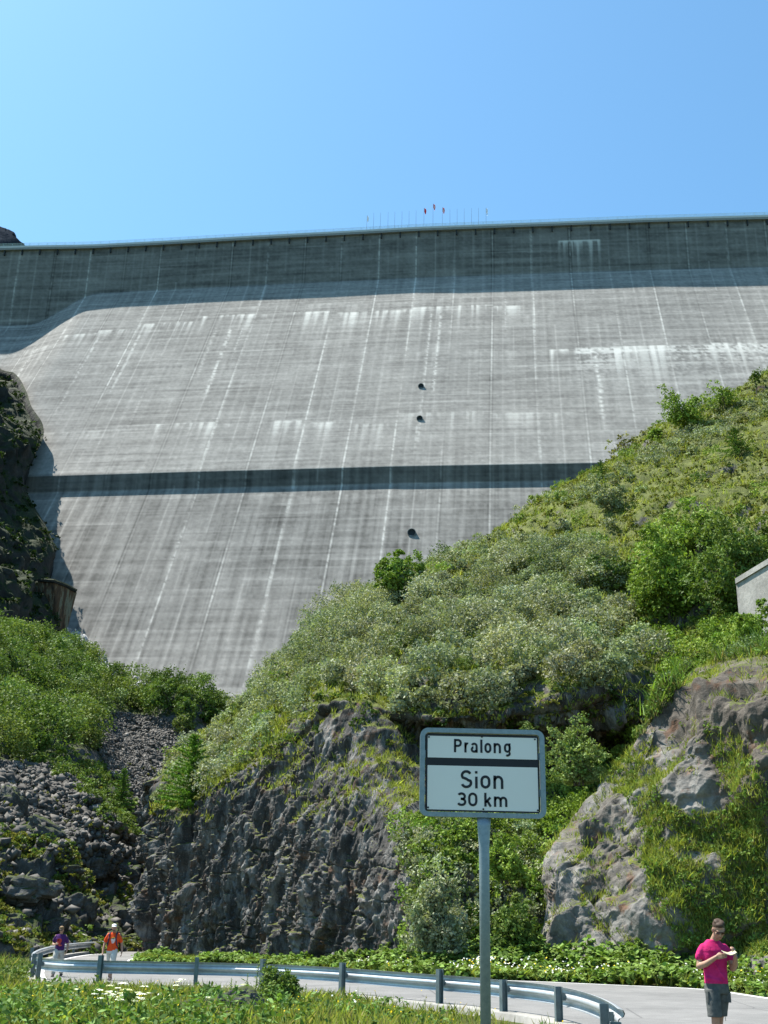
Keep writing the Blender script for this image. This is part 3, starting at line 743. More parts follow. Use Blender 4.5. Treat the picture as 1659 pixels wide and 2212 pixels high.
def dispD():
    P = HD.P; u = np.linspace(0, 1, P.shape[1])[None, :]
    w = np.stack([fbm(P*.06, 2, 71), fbm(P*.06, 2, 72), fbm(P*.06, 2, 73)], -1)*.6
    d = 2.2*fbm(P*.045, 3, 90)+1.8*facets(P*.09+w, 303, 1.2)+1.0*facets(P*.26+w, 313, 1.2)+.5*fbm(P*.4, 3, 95)
    e_ = .12+.88*sstep(.10, .40, u*np.ones(P.shape[:2])); HD.displace(d*e_-1.6*(1-sstep(.3, .6, u*np.ones(P.shape[:2]))))
dispD()
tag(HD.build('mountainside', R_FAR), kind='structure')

# distant peak behind the left end of the dam
_pm = Mat('dark_peak_rock'); _n = _pm.noise(.05, 6, .7); _pm.base(_pm.ramp(_n, [(.3, (.020, .024, .032)), (.7, (.045, .052, .062))])).rough(1, 0).bump(_n, .6, 6); R_PEAK2 = _pm.m  # dark blue-grey rock tone of the far peak
pk = [[('w', *(aty(x, y, 900))) for x, y in ((-900, 150), (-400, 300), (-150, 420), (0, 487), (22, 502), (45, 518), (64, 533), (110, 570), (170, 620))],
      [('w', *(aty(x, y, 760))) for x, y in ((-900, 700), (-400, 700), (-150, 700), (0, 700), (22, 700), (45, 700), (64, 700), (110, 700), (170, 700))]]
pk.append([('w', *(ctl(c)+np.array([0, 200, -60]))) for c in pk[0]]); pk = [pk[1], pk[0], pk[2]]
HP = Loft(pk, 200, 90); HP.displace(9*facets(HP.P*.02, 401, 1.2)+4*fbm(HP.P*.05, 3, 400)*.6)
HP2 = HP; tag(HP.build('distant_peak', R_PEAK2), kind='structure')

# pale rubble apron at the foot of the dam
ap = [(110, 1340), (150, 1362), (172, 1372), (195, 1388), (215, 1412), (240, 1445), (270, 1470), (320, 1490), (420, 1510), (560, 1540)]
ar = [[(x, y, damY(x, y)+6) for x, y in ap], [(x-4, y+14, damY(x, y)-10) for x, y in ap], [(x-10, y+90, damY(x, y)-26) for x, y in ap], [w_(aty(x, y, 200)[0], 196, -2) for x, y in ap]]
HR = Loft(ar, 200, 120); HR.displace(.9*facets(HR.P*.4, 501, 1.2)+.5*fbm(HR.P*.8, 3, 500))
tag(HR.build('rubble_apron', rock_mat('pale_rubble', (.42, .42, .40), (.24, .24, .23), (.62, .62, .60), nscale=.8)), kind='structure')

# ------------------------------------------------------------------ vegetation generators
def unit(v): return v/np.maximum(np.linalg.norm(v, axis=-1, keepdims=True), 1e-9)
def leaves(pos, nrm, size, col, rng, wid=.58, jit=.55):
    """pos Nx3, size N -> rhombic leaves with a slight fold"""
    n = len(pos); nn = unit(nrm+rng.normal(size=(n, 3))*jit); t = unit(np.cross(nn, rng.normal(size=(n, 3)))); b = np.cross(nn, t)
    s = size[:, None]; v = np.stack([pos-t*s*.5, pos+b*s*wid*.5+nn*s*.06, pos+t*s*.55, pos-b*s*wid*.5+nn*s*.06], 1).reshape(-1, 3)
    return v, np.arange(4*n).reshape(n, 4), np.repeat(col, 4, axis=0)
def blades(pos, h, wd, col, rng, lean=.35):
    n = len(pos); a = rng.random(n)*2*np.pi; d = np.stack([np.cos(a), np.sin(a), 0*a], -1)*wd[:, None]*.5
    l = rng.normal(size=(n, 3))*lean; l[:, 2] = 1; l = unit(l)*h[:, None]; mid = pos+l*.55; l2 = l.copy(); l2[:, :2] *= 1.5; tip = pos+l2
    v = np.stack([pos-d, pos+d, mid+d*.8, tip, mid-d*.8], 1).reshape(-1, 3)
    return v, np.arange(5*n).reshape(n, 5), np.repeat(col, 5, axis=0)
def tints(n, c, rng, var=.25, c2=None):
    c = np.array(c); r = rng.random((n, 1)); b = c if c2 is None else c*(1-r)+np.array(c2)*r
    return np.clip(b*(1+(rng.random((n, 1))-.5)*2*var), 0, 1)*(1+(rng.random((n, 3))-.5)*.12)
def clump_pts(cen, rad, per, rng, squash=.8, shell=.45, up=.35):
    """leaf positions on the upper shells of blobs"""
    k = np.repeat(np.arange(len(cen)), per); d = rng.normal(size=(len(k), 3)); d[:, 2] = d[:, 2]+up; d = unit(d)
    r = rad[k]*(1-shell*rng.random(len(k))**1.6)*(.85+.3*vnoise(d*2.3+k[:, None]*3.1, 4))
    ns = int(min(60, max(4, per//16))); sub = rng.normal(size=(len(cen), ns, 3)); sub[..., 2] += up; sub = unit(sub)*(1-shell*rng.random((len(cen), ns, 1))**1.5); j = rng.integers(0, ns, len(k))
    t = sub[k, j]+rng.normal(size=(len(k), 3))*.13; m = rng.random(len(k)) < .85; o = np.where(m[:, None], t*rad[k][:, None], d*r[:, None]); o[:, 2] *= squash
    return cen[k]+o, d, k
def cat(parts):
    vs, fs, cs = [], [], []; b = 0
    for v, f, c in parts:
        vs.append(v); fs.append(f+b); cs.append(c); b += len(v)
    return np.concatenate(vs), np.concatenate(fs), np.concatenate(cs)
def emit(name, parts, mat, parent=None):
    v, f, c = cat(parts) if isinstance(parts, list) else parts
    return mesh_np(name, v, f, mat, parent, False, c)

WILLOW = ((.19, .22, .12), (.30, .325, .205)); ALDER = ((.085, .135, .03), (.145, .20, .05)); BRIGHT = ((.13, .20, .03), (.21, .29, .06))
HEATH = ((.14, .15, .028), (.23, .23, .055)); GRASSC = ((.17, .21, .04), (.29, .31, .08)); DARKG = ((.035, .07, .015), (.065, .11, .02)); LARCH = ((.06, .13, .02), (.10, .19, .03))
HERB = ((.11, .18, .035), (.18, .26, .06)); DRYG = ((.22, .20, .09), (.30, .26, .14))

def thicket(name, surf, polys, n, rad, per, leaf, pal, seed, lift=.5, squash=.75, minz=None, cond=None, label=None, shell=.45, gap=0.0):
    rng = np.random.default_rng(seed); P, N = surf.sample(n, rng, polys, minz, cond)
    if len(P) == 0: return None
    r = rad*(.6+.8*rng.random(len(P))); big = .5+.5*fbm(P*.25, 2, seed)
    r = r*(.75+.5*np.clip(big, 0, 1))
    if gap:
        keep = []
        for i in range(len(P)):
            if not keep or (((P[keep]-P[i])**2).sum(1) > (gap*.5*(r[keep]+r[i]))**2).all(): keep.append(i)
        P = P[keep]; r = r[keep]
    P = P+np.array([0, 0, 1])*(r*lift)[:, None]
    pos, nr, k = clump_pts(P, r, per, rng, squash, shell); ck = tints(len(P), pal[0], rng, .18, pal[1])[k]
    ck = ck*(1+.25*(rng.random((len(ck), 1))-.5))
    return leaves(pos, nr, leaf*(.6+.8*rng.random(len(pos))), ck, rng)
def stuff(name, parts, mat=None, label=None):
    parts = [p for p in parts if p is not None]
    if not parts: return
    o = emit(name, parts, mat or M_LEAF); return tag(o, kind='stuff')

def grass_on(surf, polys, n, h, wd, pal, seed, minz=None, cond=None, lean=.35, tuft=6):
    rng = np.random.default_rng(seed); P, N = surf.sample(n//tuft, rng, polys, minz, cond)
    if len(P) == 0: return None
    hh = np.repeat(h*(.6+.8*rng.random(len(P))), tuft); c0 = tints(len(P), pal[0], rng, .2, pal[1]); P = np.repeat(P, tuft, 0)+rng.normal(size=(len(P)*tuft, 3))*np.array([h*.3, h*.3, 0])
    return blades(P, hh*(.7+.5*rng.random(len(P))), np.full(len(P), wd), np.repeat(c0, tuft, 0)*(1+.2*(rng.random((len(P), 1))-.5)), rng, lean)

# ------------------------------------------------------------------ hillside A cover
PW1 = [(645, 1470), (660, 1400), (720, 1345), (800, 1305), (950, 1275), (1100, 1280), (1240, 1295), (1340, 1340), (1400, 1400), (1415, 1450), (1300, 1495), (1180, 1515), (1090, 1555), (950, 1540), (860, 1545), (800, 1500), (740, 1490)]
PW2 = [(1030, 1235), (1120, 1200), (1250, 1200), (1330, 1235), (1370, 1290), (1260, 1275), (1100, 1268)]
PW3 = [(335, 1700), (430, 1600), (500, 1545), (560, 1480), (640, 1405), (690, 1370), (690, 1470), (640, 1540), (580, 1590), (520, 1660), (450, 1710), (350, 1745)]
PW4 = [[(1180, 1085), (1300, 1030), (1420, 970), (1560, 900), (1659, 860), (1659, 900), (1500, 985), (1380, 1030), (1240, 1085)], [(900, 1235), (1000, 1190), (1100, 1150), (1130, 1170), (1010, 1230), (930, 1275)]]
PALLV = [(320, 1760), (420, 1560), (560, 1440), (700, 1330), (900, 1210), (1100, 1090), (1320, 960), (1480, 860), (1659, 780), (2000, 650), (2000, 1500), (1400, 1560), (1150, 1570), (1000, 1560), (820, 1520), (700, 1530), (600, 1640), (500, 1700), (350, 1770)]
PALD = [(1300, 1240), (1380, 1130), (1500, 1090), (1700, 1040), (1900, 1000), (1900, 1330), (1600, 1300), (1500, 1320), (1380, 1310)]
stuff('willow_thicket', [thicket('', HA, PW1, 1800, 1.25, 1300, .18, WILLOW, 1, .75, .9, gap=1.45, shell=.3), thicket('', HA, PW2, 600, 1.1, 1100, .18, WILLOW, 2, .7, .95, gap=1.3), thicket('', HA, PW1, 300, .5, 160, .14, ALDER, 6, .2, .9),
      thicket('', HA, PW3, 700, .9, 700, .17, WILLOW, 3, .5, .9, gap=1.6), thicket('', HA, PW4, 600, .75, 240, .18, WILLOW, 4, .4, .8, gap=1.5),
      thicket('', HA, PALLV, 90, .7, 220, .18, WILLOW, 5, .5), thicket('', HA, PALLV, 90, .95, 330, .18, ALDER, 7, .5), thicket('', HA, PALLV, 60, .9, 330, .18, BRIGHT, 8, .5)])
low = lambda P, N: (fbm(P*.22, 3, 8) > -.25).astype(float)
stuff('heath_cover', [thicket('', HA, PALLV, 9000, .32, 30, .20, HEATH, 11, .1, .5, cond=low), thicket('', HA, PALLV, 5000, .28, 28, .18, GRASSC, 12, .1, .5), thicket('', HA, PALLV, 420, .5, 110, .18, ((.06, .085, .02), (.10, .12, .03)), 13, .2, .6)])
stuff('hill_grass', [grass_on(HA, PALLV, 110000, .42, .06, GRASSC, 21), grass_on(HA, [(330, 1780), (560, 1560), (860, 1500), (1100, 1560), (1180, 1720), (1180, 2080), (900, 2080), (880, 1760), (600, 1700), (420, 1800)], 26000, .32, .035, GRASSC, 22, minz=.45),
      grass_on(HA, PW3, 12000, .5, .045, GRASSC, 23), grass_on(HA, [(560, 1620), (900, 1570), (905, 1790), (760, 1800), (620, 1770)], 9000, .30, .035, GRASSC, 24, minz=.25)], M_GRASS)
# gully greens between the cliff and the right rock face
PG1 = [(890, 2090), (880, 1900), (870, 1800), (960, 1770), (1060, 1790), (1190, 1700), (1250, 1640), (1330, 1560), (1420, 1500), (1500, 1400), (1600, 1330), (1700, 1300), (1700, 1420), (1400, 1600), (1300, 1700), (1220, 1850), (1200, 2090)]
PG2 = [(1300, 1400), (1420, 1330), (1600, 1300), (1659, 1290), (1659, 1400), (1500, 1480), (1430, 1520), (1390, 1440)]
stuff('gully_shrubs', [thicket('', HA, [(560, 1620), (900, 1570), (905, 1820), (760, 1820), (620, 1780)], 260, .24, 60, .10, HEATH, 29, .2, minz=.35), thicket('', HA, [(640, 1540), (740, 1500), (860, 1550), (1100, 1560), (1300, 1500), (1420, 1460), (1400, 1560), (1320, 1620), (1180, 1680), (1060, 1640), (860, 1620), (700, 1620)], 420, .45, 80, .15, DARKG, 30, .3), thicket('', HA, PG1, 1200, .75, 520, .15, BRIGHT, 31, .6, .9, gap=1.3), thicket('', HA, PG1, 500, .4, 120, .13, ALDER, 32, .3), thicket('', HA, PG2, 400, .5, 100, .16, BRIGHT, 33, .4),  # DARKG leaves cover the hollow face to darken it like shade
      thicket('', HA, [(860, 1830), (960, 1790), (1100, 1800), (1180, 1830), (1180, 2000), (1000, 2060), (900, 2000)], 170, .6, 180, .13, WILLOW, 34, .9)])
# knoll cover: grass strips, moss, small plants on ledges
PB1 = [(1150, 1760), (1190, 1700), (1290, 1600), (1420, 1500), (1500, 1400), (1620, 1330), (1659, 1300), (1800, 1250), (1800, 1400), (1600, 1420), (1500, 1440), (1440, 1520), (1340, 1640), (1280, 1660), (1210, 1790)]
PB2 = [(1420, 1720), (1480, 1760), (1560, 1760), (1659, 1700), (1659, 2060), (1480, 2060), (1420, 1960), (1390, 1840)]
PB3 = [[(1300, 1650), (1400, 1600), (1430, 1680), (1425, 1780), (1385, 1800), (1360, 1730), (1315, 1700)], [(1520, 1560), (1600, 1600), (1659, 1700), (1620, 1760), (1560, 1690)], [(1385, 1800), (1430, 1790), (1425, 1900), (1440, 1990), (1405, 1990), (1390, 1890)]]
stuff('knoll_grass', [grass_on(HB, PB1, 42000, .30, .03, HERB, 41), grass_on(HB, PB1, 20000, .34, .03, DRYG, 42), grass_on(HB, PB1, 900, .9, .05, HERB, 49), grass_on(HB, PB2, 44000, .28, .025, GRASSC, 43, cond=lambda P, N: (fbm(P*.5, 3, 18) > -.42)*1.), grass_on(HB, PB3, 12000, .28, .025, GRASSC, 53), grass_on(HB, None, 9000, .30, .025, GRASSC, 44, minz=.55), grass_on(HB, None, 20000, .22, .025, GRASSC, 51, cond=lambda P, N: HB.crev)], M_GRASS)
stuff('knoll_herbs', [thicket('', HB, PB2, 2400, .20, 60, .08, HERB, 45, .2, cond=lambda P, N: (fbm(P*.5, 3, 18) > -.40)*1.), thicket('', HB, PB3, 420, .20, 60, .08, HERB, 54, .2), thicket('', HB, PB2, 700, .18, 40, .08, HEATH, 46, .2, cond=lambda P, N: (fbm(P*.5, 3, 18) > -.25)*1.),
      thicket('', HB, PB1, 1500, .26, 50, .10, HERB, 47, .4), thicket('', HB, PB1, 300, .4, 60, .09, ((.10, .15, .06), (.15, .20, .09)), 50, .5), thicket('', HB, None, 260, .16, 40, .07, HEATH, 48, .2, minz=.5), thicket('', HB, None, 520, .17, 50, .07, HERB, 52, .2, cond=lambda P, N: HB.crev)])
# roadside herb bank of big leaves
def herb_bank():
    rng = np.random.default_rng(51); inn = innS; n = 5200
    t = rng.random(n)**.9; k = (28+t*(len(inn)-30)).astype(int); d = np.gradient(inn, axis=0); d /= np.linalg.norm(d, axis=1, keepdims=True); nn = np.stack([-d[:, 1], d[:, 0]], -1)*SO
    off = .35+rng.random(n)**1.2*np.where(k < 88, 1.3, 5.5); xy = inn[k]+nn[k]*off[:, None]+rng.normal(size=(n, 2))*.2
    h = np.clip(off*.22, .05, 1.0)*(.7+.5*rng.random(n))+.30*fbm(np.concatenate([xy*.55, np.zeros((n, 1))], 1), 3, 3)
    h = np.where(k < 88, h*.7, h); P = np.concatenate([xy, np.maximum(h, .08)[:, None]], 1); RL = road_level(xy[:, 1:], xy[:, :1])
    pos, nr, kk = clump_pts(P, np.full(n, .22), 16, rng, .8, .5); nr = nr*.4+np.array([0, -.1, 1]); pos[:, 2] = np.maximum(pos[:, 2], .02)+RL[kk, 0]
    c = tints(n, HERB[0], rng, .2, HERB[1])[kk]; big = leaves(pos, nr, .17*(.5+1.0*rng.random(len(pos))), c, rng, .85, .45)
    n2 = 9000; k2 = (28+rng.random(n2)*(len(inn)-30)).astype(int); off2 = .3+rng.random(n2)*1.4
    p2 = np.concatenate([inn[k2]+nn[k2]*off2[:, None], road_level((inn[k2]+nn[k2]*off2[:, None])[:, 1:], inn[k2][:, :1])], 1); g = blades(p2, .18+.35*rng.random(n2), np.full(n2, .025), tints(n2, GRASSC[0], rng, .2, GRASSC[1]), rng)
    tag(emit('herb_bank', big, M_LEAF), kind='stuff'); tag(emit('verge_grass', g, M_GRASS), kind='stuff')
    # daisies and other small flowers of the verge
    n3 = 620; k3 = (90+rng.random(n3)*(len(inn)-92)).astype(int); off3 = .4+rng.random(n3)*2.2; z3 = .18+off3*.16+rng.random(n3)*.12
    p3 = np.concatenate([inn[k3]+nn[k3]*off3[:, None], z3[:, None]+road_level((inn[k3]+nn[k3]*off3[:, None])[:, 1:], inn[k3][:, :1])], 1); yel = rng.random(n3) < .25
    c3 = np.where(yel[:, None], np.array([.8, .6, .03]), np.array([.8, .8, .72])); fl = leaves(p3, np.tile([0, -.6, .7], (n3, 1)), .045+.035*rng.random(n3), c3, rng, .95, .2)
    tag(emit('verge_flowers', fl, M_PETAL), kind='stuff')
herb_bank()

# ------------------------------------------------------------------ valley slope C cover
PC1 = [(-500, 1100), (0, 1300), (150, 1340), (240, 1430), (330, 1480), (420, 1500), (520, 1540), (480, 1580), (400, 1590), (330, 1540), (260, 1530), (190, 1570), (210, 1640), (170, 1650), (60, 1640), (-20, 1660), (-500, 1660)]
PC2 = [(190, 1640), (260, 1690), (300, 1760), (320, 1840), (250, 1800), (180, 1740), (120, 1680), (60, 1650), (120, 1630)]
stuff('alder_scrub', [thicket('', HC, PC1, 2200, 1.9, 1100, .30, ALDER, 61, .8, 1.05, gap=1.4, shell=.3), thicket('', HC, PC1, 120, 1.5, 480, .28, ((.13, .18, .07), (.2, .25, .11)), 62, 1.0, .95), thicket('', HC, PC2, 260, .7, 90, .26, ALDER, 63, .4)])
PCB = [(-500, 1780), (0, 1790), (150, 1800), (320, 1880), (325, 2060), (-500, 2080)]
cnd = lambda P, N: (fbm(P*.18, 3, 28) > -.1)*1.
stuff('slope_heath', [thicket('', HC, PCB, 1500, .42, 60, .2, HEATH, 64, .2, .6, cond=cnd), thicket('', HC, PCB, 700, .5, 70, .2, ALDER, 65, .3, .6, cond=cnd), thicket('', HC, [(-300, 1640), (330, 1640), (330, 1830), (-300, 1830)], 500, .4, 50, .22, HEATH, 66, .1, .5)])
# mountainside moss and scrub, far away, leaf colours darkened for its shade
stuff('mountain_scrub', [thicket('', HD, None, 2200, 1.1, 26, .7, ((.012, .028, .008), (.03, .05, .014)), 67, .2, .6, minz=.25), thicket('', HD, None, 300, 1.0, 26, .7, DARKG, 68, .2, .6, minz=.5)])

# scree: angular stones
def stones(P, size, rng, col):
    n = len(P); base = np.array([[x, y, z] for x in (-1, 1) for y in (-1, 1) for z in (-1, 1)], float)
    v = base[None]*(.55+.6*rng.random((n, 8, 3))); s = size[:, None, None]*np.stack([.5+.6*rng.random(n), .5+.5*rng.random(n), .30+.4*rng.random(n)], -1)[:, None, :]*.5
    v = v*s; a = rng.normal(size=(n, 4)); a /= np.linalg.norm(a, axis=1, keepdims=True); q0, q1, q2, q3 = a.T
    Rm = np.stack([np.stack([1-2*(q2*q2+q3*q3), 2*(q1*q2-q0*q3), 2*(q1*q3+q0*q2)], -1), np.stack([2*(q1*q2+q0*q3), 1-2*(q1*q1+q3*q3), 2*(q2*q3-q0*q1)], -1), np.stack([2*(q1*q3-q0*q2), 2*(q2*q3+q0*q1), 1-2*(q1*q1+q2*q2)], -1)], 1)
    v = np.einsum('nij,nkj->nki', Rm, v)+P[:, None, :]
    f = np.array([(0, 1, 3, 2), (4, 6, 7, 5), (0, 4, 5, 1), (2, 3, 7, 6), (0, 2, 6, 4), (1, 5, 7, 3)]); F = (f[None]+8*np.arange(n)[:, None, None]).reshape(-1, 4)
    return v.reshape(-1, 3), F, np.repeat(col, 8, 0)
ms = Mat('scree_stone'); at_ = ms.n('Attribute', attribute_name='tint'); nn_ = ms.noise(3, 6, .7); ms.base(ms.mix(.5, at_.outputs['Color'], ms.ramp(nn_, [(.3, .3), (.7, .7)]), 'OVERLAY')).rough(.9, .2)
PS1 = [(185, 1560), (240, 1540), (330, 1550), (385, 1560), (405, 1590), (370, 1640), (345, 1700), (325, 1760), (318, 1860), (325, 1960), (290, 1800), (270, 1720), (230, 1660)]
PS2 = [(40, 1650), (130, 1660), (200, 1720), (260, 1790), (330, 1860), (330, 1960), (250, 1900), (120, 1850), (50, 1800), (-100, 1740), (-100, 1650)]
def scree():
    rng = np.random.default_rng(71); P1, N1 = HC.sample(28000, rng, PS1); P2, N2 = HC.sample(30000, rng, PS2); P3, N3 = HC.sample(900, rng, PCB)
    P = np.concatenate([P1, P2, P3]); sz = np.concatenate([.16+.42*rng.random(len(P1))**3, .16+.8*rng.random(len(P2))**6, .3+.7*rng.random(len(P3))**2])
    g = .07+.11*rng.random((len(P), 1))**1.5+.13*(rng.random((len(P), 1)) > .94); c = g*np.array([1.06, 1, .90])
    tag(emit('scree', stones(P+N_up(P)*.12, sz, rng, c), ms.m), kind='stuff')
    rng2 = np.random.default_rng(72); P, N = HR.sample(1500, rng2); g = .25+.35*rng2.random((len(P), 1)); tag(emit('dam_foot_rubble', stones(P, .5+1.6*rng2.random(len(P))**2, rng2, g*np.ones(3)), ms.m), kind='stuff')
def N_up(P): return np.tile([0, 0, 1.0], (len(P), 1))
scree()

# ------------------------------------------------------------------ single trees and shrubs
def surf_at(surf, x, y, zoff=0.0):
    P = surf.P.reshape(-1, 3); X, Y = px(P); d = (X-x)**2+(Y-y)**2; near = np.where(d < max(d.min()*4, 16))[0]
    k = near[np.argmin(P[near, 1])]; return P[k]+np.array([0, 0, zoff])
def px_per_m(P):
    f = (np.asarray(P)-EYE)@CF; return FPX/f
_seed = [100]
def shrub(name, label, cat, base, h, wd, pal, leaf, nc=26, per=170, rad=.24, stems=4, trunk=.035, group=None, sparse=False, shape=1.0, low=.25):
    _seed[0] += 1; rng = np.random.default_rng(_seed[0]); root = empty(name, base, 0, label, cat, group)
    # crown blobs inside an egg outline
    d = unit(rng.normal(size=(nc, 3))); r = rng.random(nc)**.45
    if stems > 1:
        d[:, 2] = np.abs(d[:, 2]); az = np.arctan2(d[:, 1], d[:, 0]); lob = .82+.22*np.sin(az*2+_seed[0])+.14*np.sin(az*3+1.7*_seed[0])
        c = d*(r*lob)[:, None]*np.array([wd*.5-rad*h*.4, wd*.5-rad*h*.4, h*(1-low*.5)-rad*h*.6]); c[:, 2] += h*low*.5
    else:
        c = d*r[:, None]*np.array([wd*.5-rad*h*.5, wd*.5-rad*h*.5, h*(1-low)*.5-rad*h*.3]); c[:, 2] += h*(low+(1-low)*.5)
    rr = rad*h*(.45+.7*rng.random(nc)); pos, nr, k = clump_pts(c, rr, per, rng, .85, .6, .25)
    col = tints(nc, pal[0], rng, .2, pal[1])[k]*(1+.3*(rng.random((len(k), 1))-.5))
    pos[:, 2] = np.maximum(pos[:, 2], .02)
    mb = MB()
    for i in range(stems):
        a = rng.random()*6.28; k2 = int(rng.integers(nc)); e = c[k2]; b = (math.cos(a)*.06*wd*(stems > 1), math.sin(a)*.06*wd*(stems > 1), -.15)
        m = (b[0]*.6+e[0]*.35+rng.normal()*.03*wd, b[1]*.6+e[1]*.35, h*.35)
        tr = trunk*h/3; mb.tube([b, m, tuple(e)], [tr, tr*.7, tr*.25], 6)
        for j in range(5):
            q = c[int(rng.integers(nc))]; mb.tube([m, tuple((np.array(m)+q)/2+rng.normal(size=3)*.04*wd), tuple(q)], [tr*.5, tr*.35, tr*.12], 5)
    mb.build('trunk' if stems == 1 else 'branches', M_BARK, root)
    emit('crown', leaves(pos, nr, leaf*(.6+.8*rng.random(len(pos))), col, rng), M_LEAF, root)
    return root
def conifer(name, label, base, h, wd, pal, group=None, droop=.25, leaf=.07):
    _seed[0] += 1; rng = np.random.default_rng(_seed[0]); root = empty(name, base, 0, label, 'conifer', group)
    MB().tube([(0, 0, -.2), (.02*h, 0, h*.5), (.0, 0, h)], [.022*h, .013*h, .003*h], 7).build('trunk', M_BARK, root)
    pos, nr, col = [], [], []; mb = MB(); nb = int(46+h*10)
    for i in range(nb):
        t = (i+.5)/nb; z = h*(.06+.92*t); L = wd*.5*(1-t)**.85*(.75+.4*rng.random())+.04*h; a = i*2.4+rng.normal()*.3
        dr = np.array([math.cos(a), math.sin(a), -droop*(1-t)+.25*t]); m = int(30+L*90)
        s = rng.random(m)**.8; p = np.array([0, 0, z])+dr*(s*L)[:, None]; side = np.array([-dr[1], dr[0], 0]); p = p+side*((rng.random(m)-.5)*.34*L*(1.1-s))[:, None]; p[:, 2] += .10*L*s*s-np.abs(rng.normal(size=m))*.03*L
        pos.append(p); nr.append(np.tile([0, 0, 1.0], (m, 1))); col.append(tints(m, pal[0], rng, .25, pal[1])); mb.tube([(0, 0, z), tuple(np.array([0, 0, z])+dr*L*.85)], [.006*h*(1-t)+.004, .003], 4)
    mb.build('branches', M_BARK, root)
    pos = np.concatenate(pos); nr = np.concatenate(nr); col = np.concatenate(col)
    emit('needles', leaves(pos, nr, leaf*h/3*(.6+.8*rng.random(len(pos)))*1.5, col, rng, .3, .9), M_LEAF, root)
    return root
def place(surf, x, ybase, ytop, wpx):
    P = surf_at(surf, x, ybase, -.1); k = px_per_m(P); return P, (ybase-ytop)/k*.98, wpx/k

P, h, wd = place(HA, 868, 1300, 1172, 150); shrub('green_alder', 'round bright green alder alone on the slope edge against the dam above the willow thicket', 'bush', P, h*1.08, wd, BRIGHT, .22, 80, 230, .17, 7)
for (x, yb, yt, w0, pal, lab, kw) in [
    (1490, 925, 822, 120, ALDER, 'largest rounded green bush on the upper right skyline against the dam', dict(nc=34, per=170)),
    (1412, 955, 915, 44, ALDER, 'small bright bush on the skyline just left of the largest skyline bush', dict(nc=10, per=130)),
    (1342, 985, 920, 74, HEATH, 'thin see-through shrub on the skyline left of the small bright bush', dict(nc=14, per=45)),
    (1562, 885, 806, 90, ALDER, 'open twiggy bush on the skyline right of the largest skyline bush', dict(nc=22, per=70)),
    (1322, 1098, 1035, 95, WILLOW, 'single pale grey willow bush on the open heath slope', dict(nc=24, per=170)),
    (1215, 1145, 1108, 60, WILLOW, 'low grey willow bush lower left of the pale heath willow', dict(nc=12, per=130)),
    ]:
    P, h, wd = place(HA, x, yb, yt, w0); shrub('skyline_bush' if yb < 1000 else 'willow_bush', lab, 'bush', P, h*1.2, wd*1.15, BRIGHT if pal is ALDER else pal, .24 if yb < 1000 else .2, **kw)
P, h, wd = place(HA, 1636, 852, 780, 30); shrub('sapling', 'slender young tree standing up at the far right end of the skyline', 'tree', P, h, wd, ALDER, .22, 10, 70, .16, 1, .05)
for (x, yb, yt, w0, lab) in [(1300, 1040, 982, 66, 'small bushy spruce on the skyline where the dark dam step meets the slope'), (1592, 985, 912, 80, 'dark green spruce on the upper right heath below the skyline'), (1530, 920, 888, 40, 'tiny bright spruce at the foot of the largest skyline bush')]:
    P, h, wd = place(HA, x, yb, yt, w0); conifer('small_spruce', lab, P, h, wd, ((.05, .11, .015), (.09, .17, .025)))
for (x, yb, yt, w0, nc, per, lab, pal) in [
    (1440, 1330, 1090, 240, 80, 210, 'tall leafy green alder, left one of the large alders on the right slope', BRIGHT),
    (1600, 1320, 1040, 260, 90, 210, 'tallest leafy alder with dark stems behind the concrete wall', ALDER),
    (1330, 1275, 1165, 150, 40, 170, 'broad low alder at the left foot of the large alders', ALDER),
    (1520, 1190, 1020, 220, 60, 190, 'yellow green alder above and between the large alders', BRIGHT),
    (1720, 1200, 1030, 200, 40, 170, 'leafy alder cut by the right picture edge', ALDER)]:
    P, h, wd = place(HA, x, yb, yt, w0); shrub('alder_tree', lab, 'tree', P, h, wd, pal, .21, nc, per, .17, 8, .05, 'large alders on the right slope', low=.12)
P, h, wd = place(HA, 408, 1745, 1575, 150); conifer('young_larch', 'bright green young larch on the cliff top at the left end of the rocks', P, h, wd, ((.09, .18, .02), (.14, .26, .035)), None, .1)
P, h, wd = place(HC, 263, 1760, 1655, 58); conifer('small_larch', 'small light green larch growing out of the grey scree', P, h, wd, ((.10, .19, .03), (.15, .26, .05)))
P, h, wd = place(HC, 242, 1500, 1425, 44); shrub('birch_sapling', 'thin young birch standing against the foot of the dam', 'tree', P, h, wd, ALDER, .3, 12, 60, .18, 1, .05)
P, h, wd = place(HC, 372, 1530, 1452, 120); shrub('mound_bush', 'dark bush on the rocky mound in front of the dam foot', 'bush', P, h, wd, DARKG, .3, 26, 110, .22, 4)
P, h, wd = place(HC, 455, 1560, 1508, 110); shrub('mound_bush', 'low dark bush at the right end of the rocky mound before the dam foot', 'bush', P, h, wd, DARKG, .3, 22, 110, .22, 4)
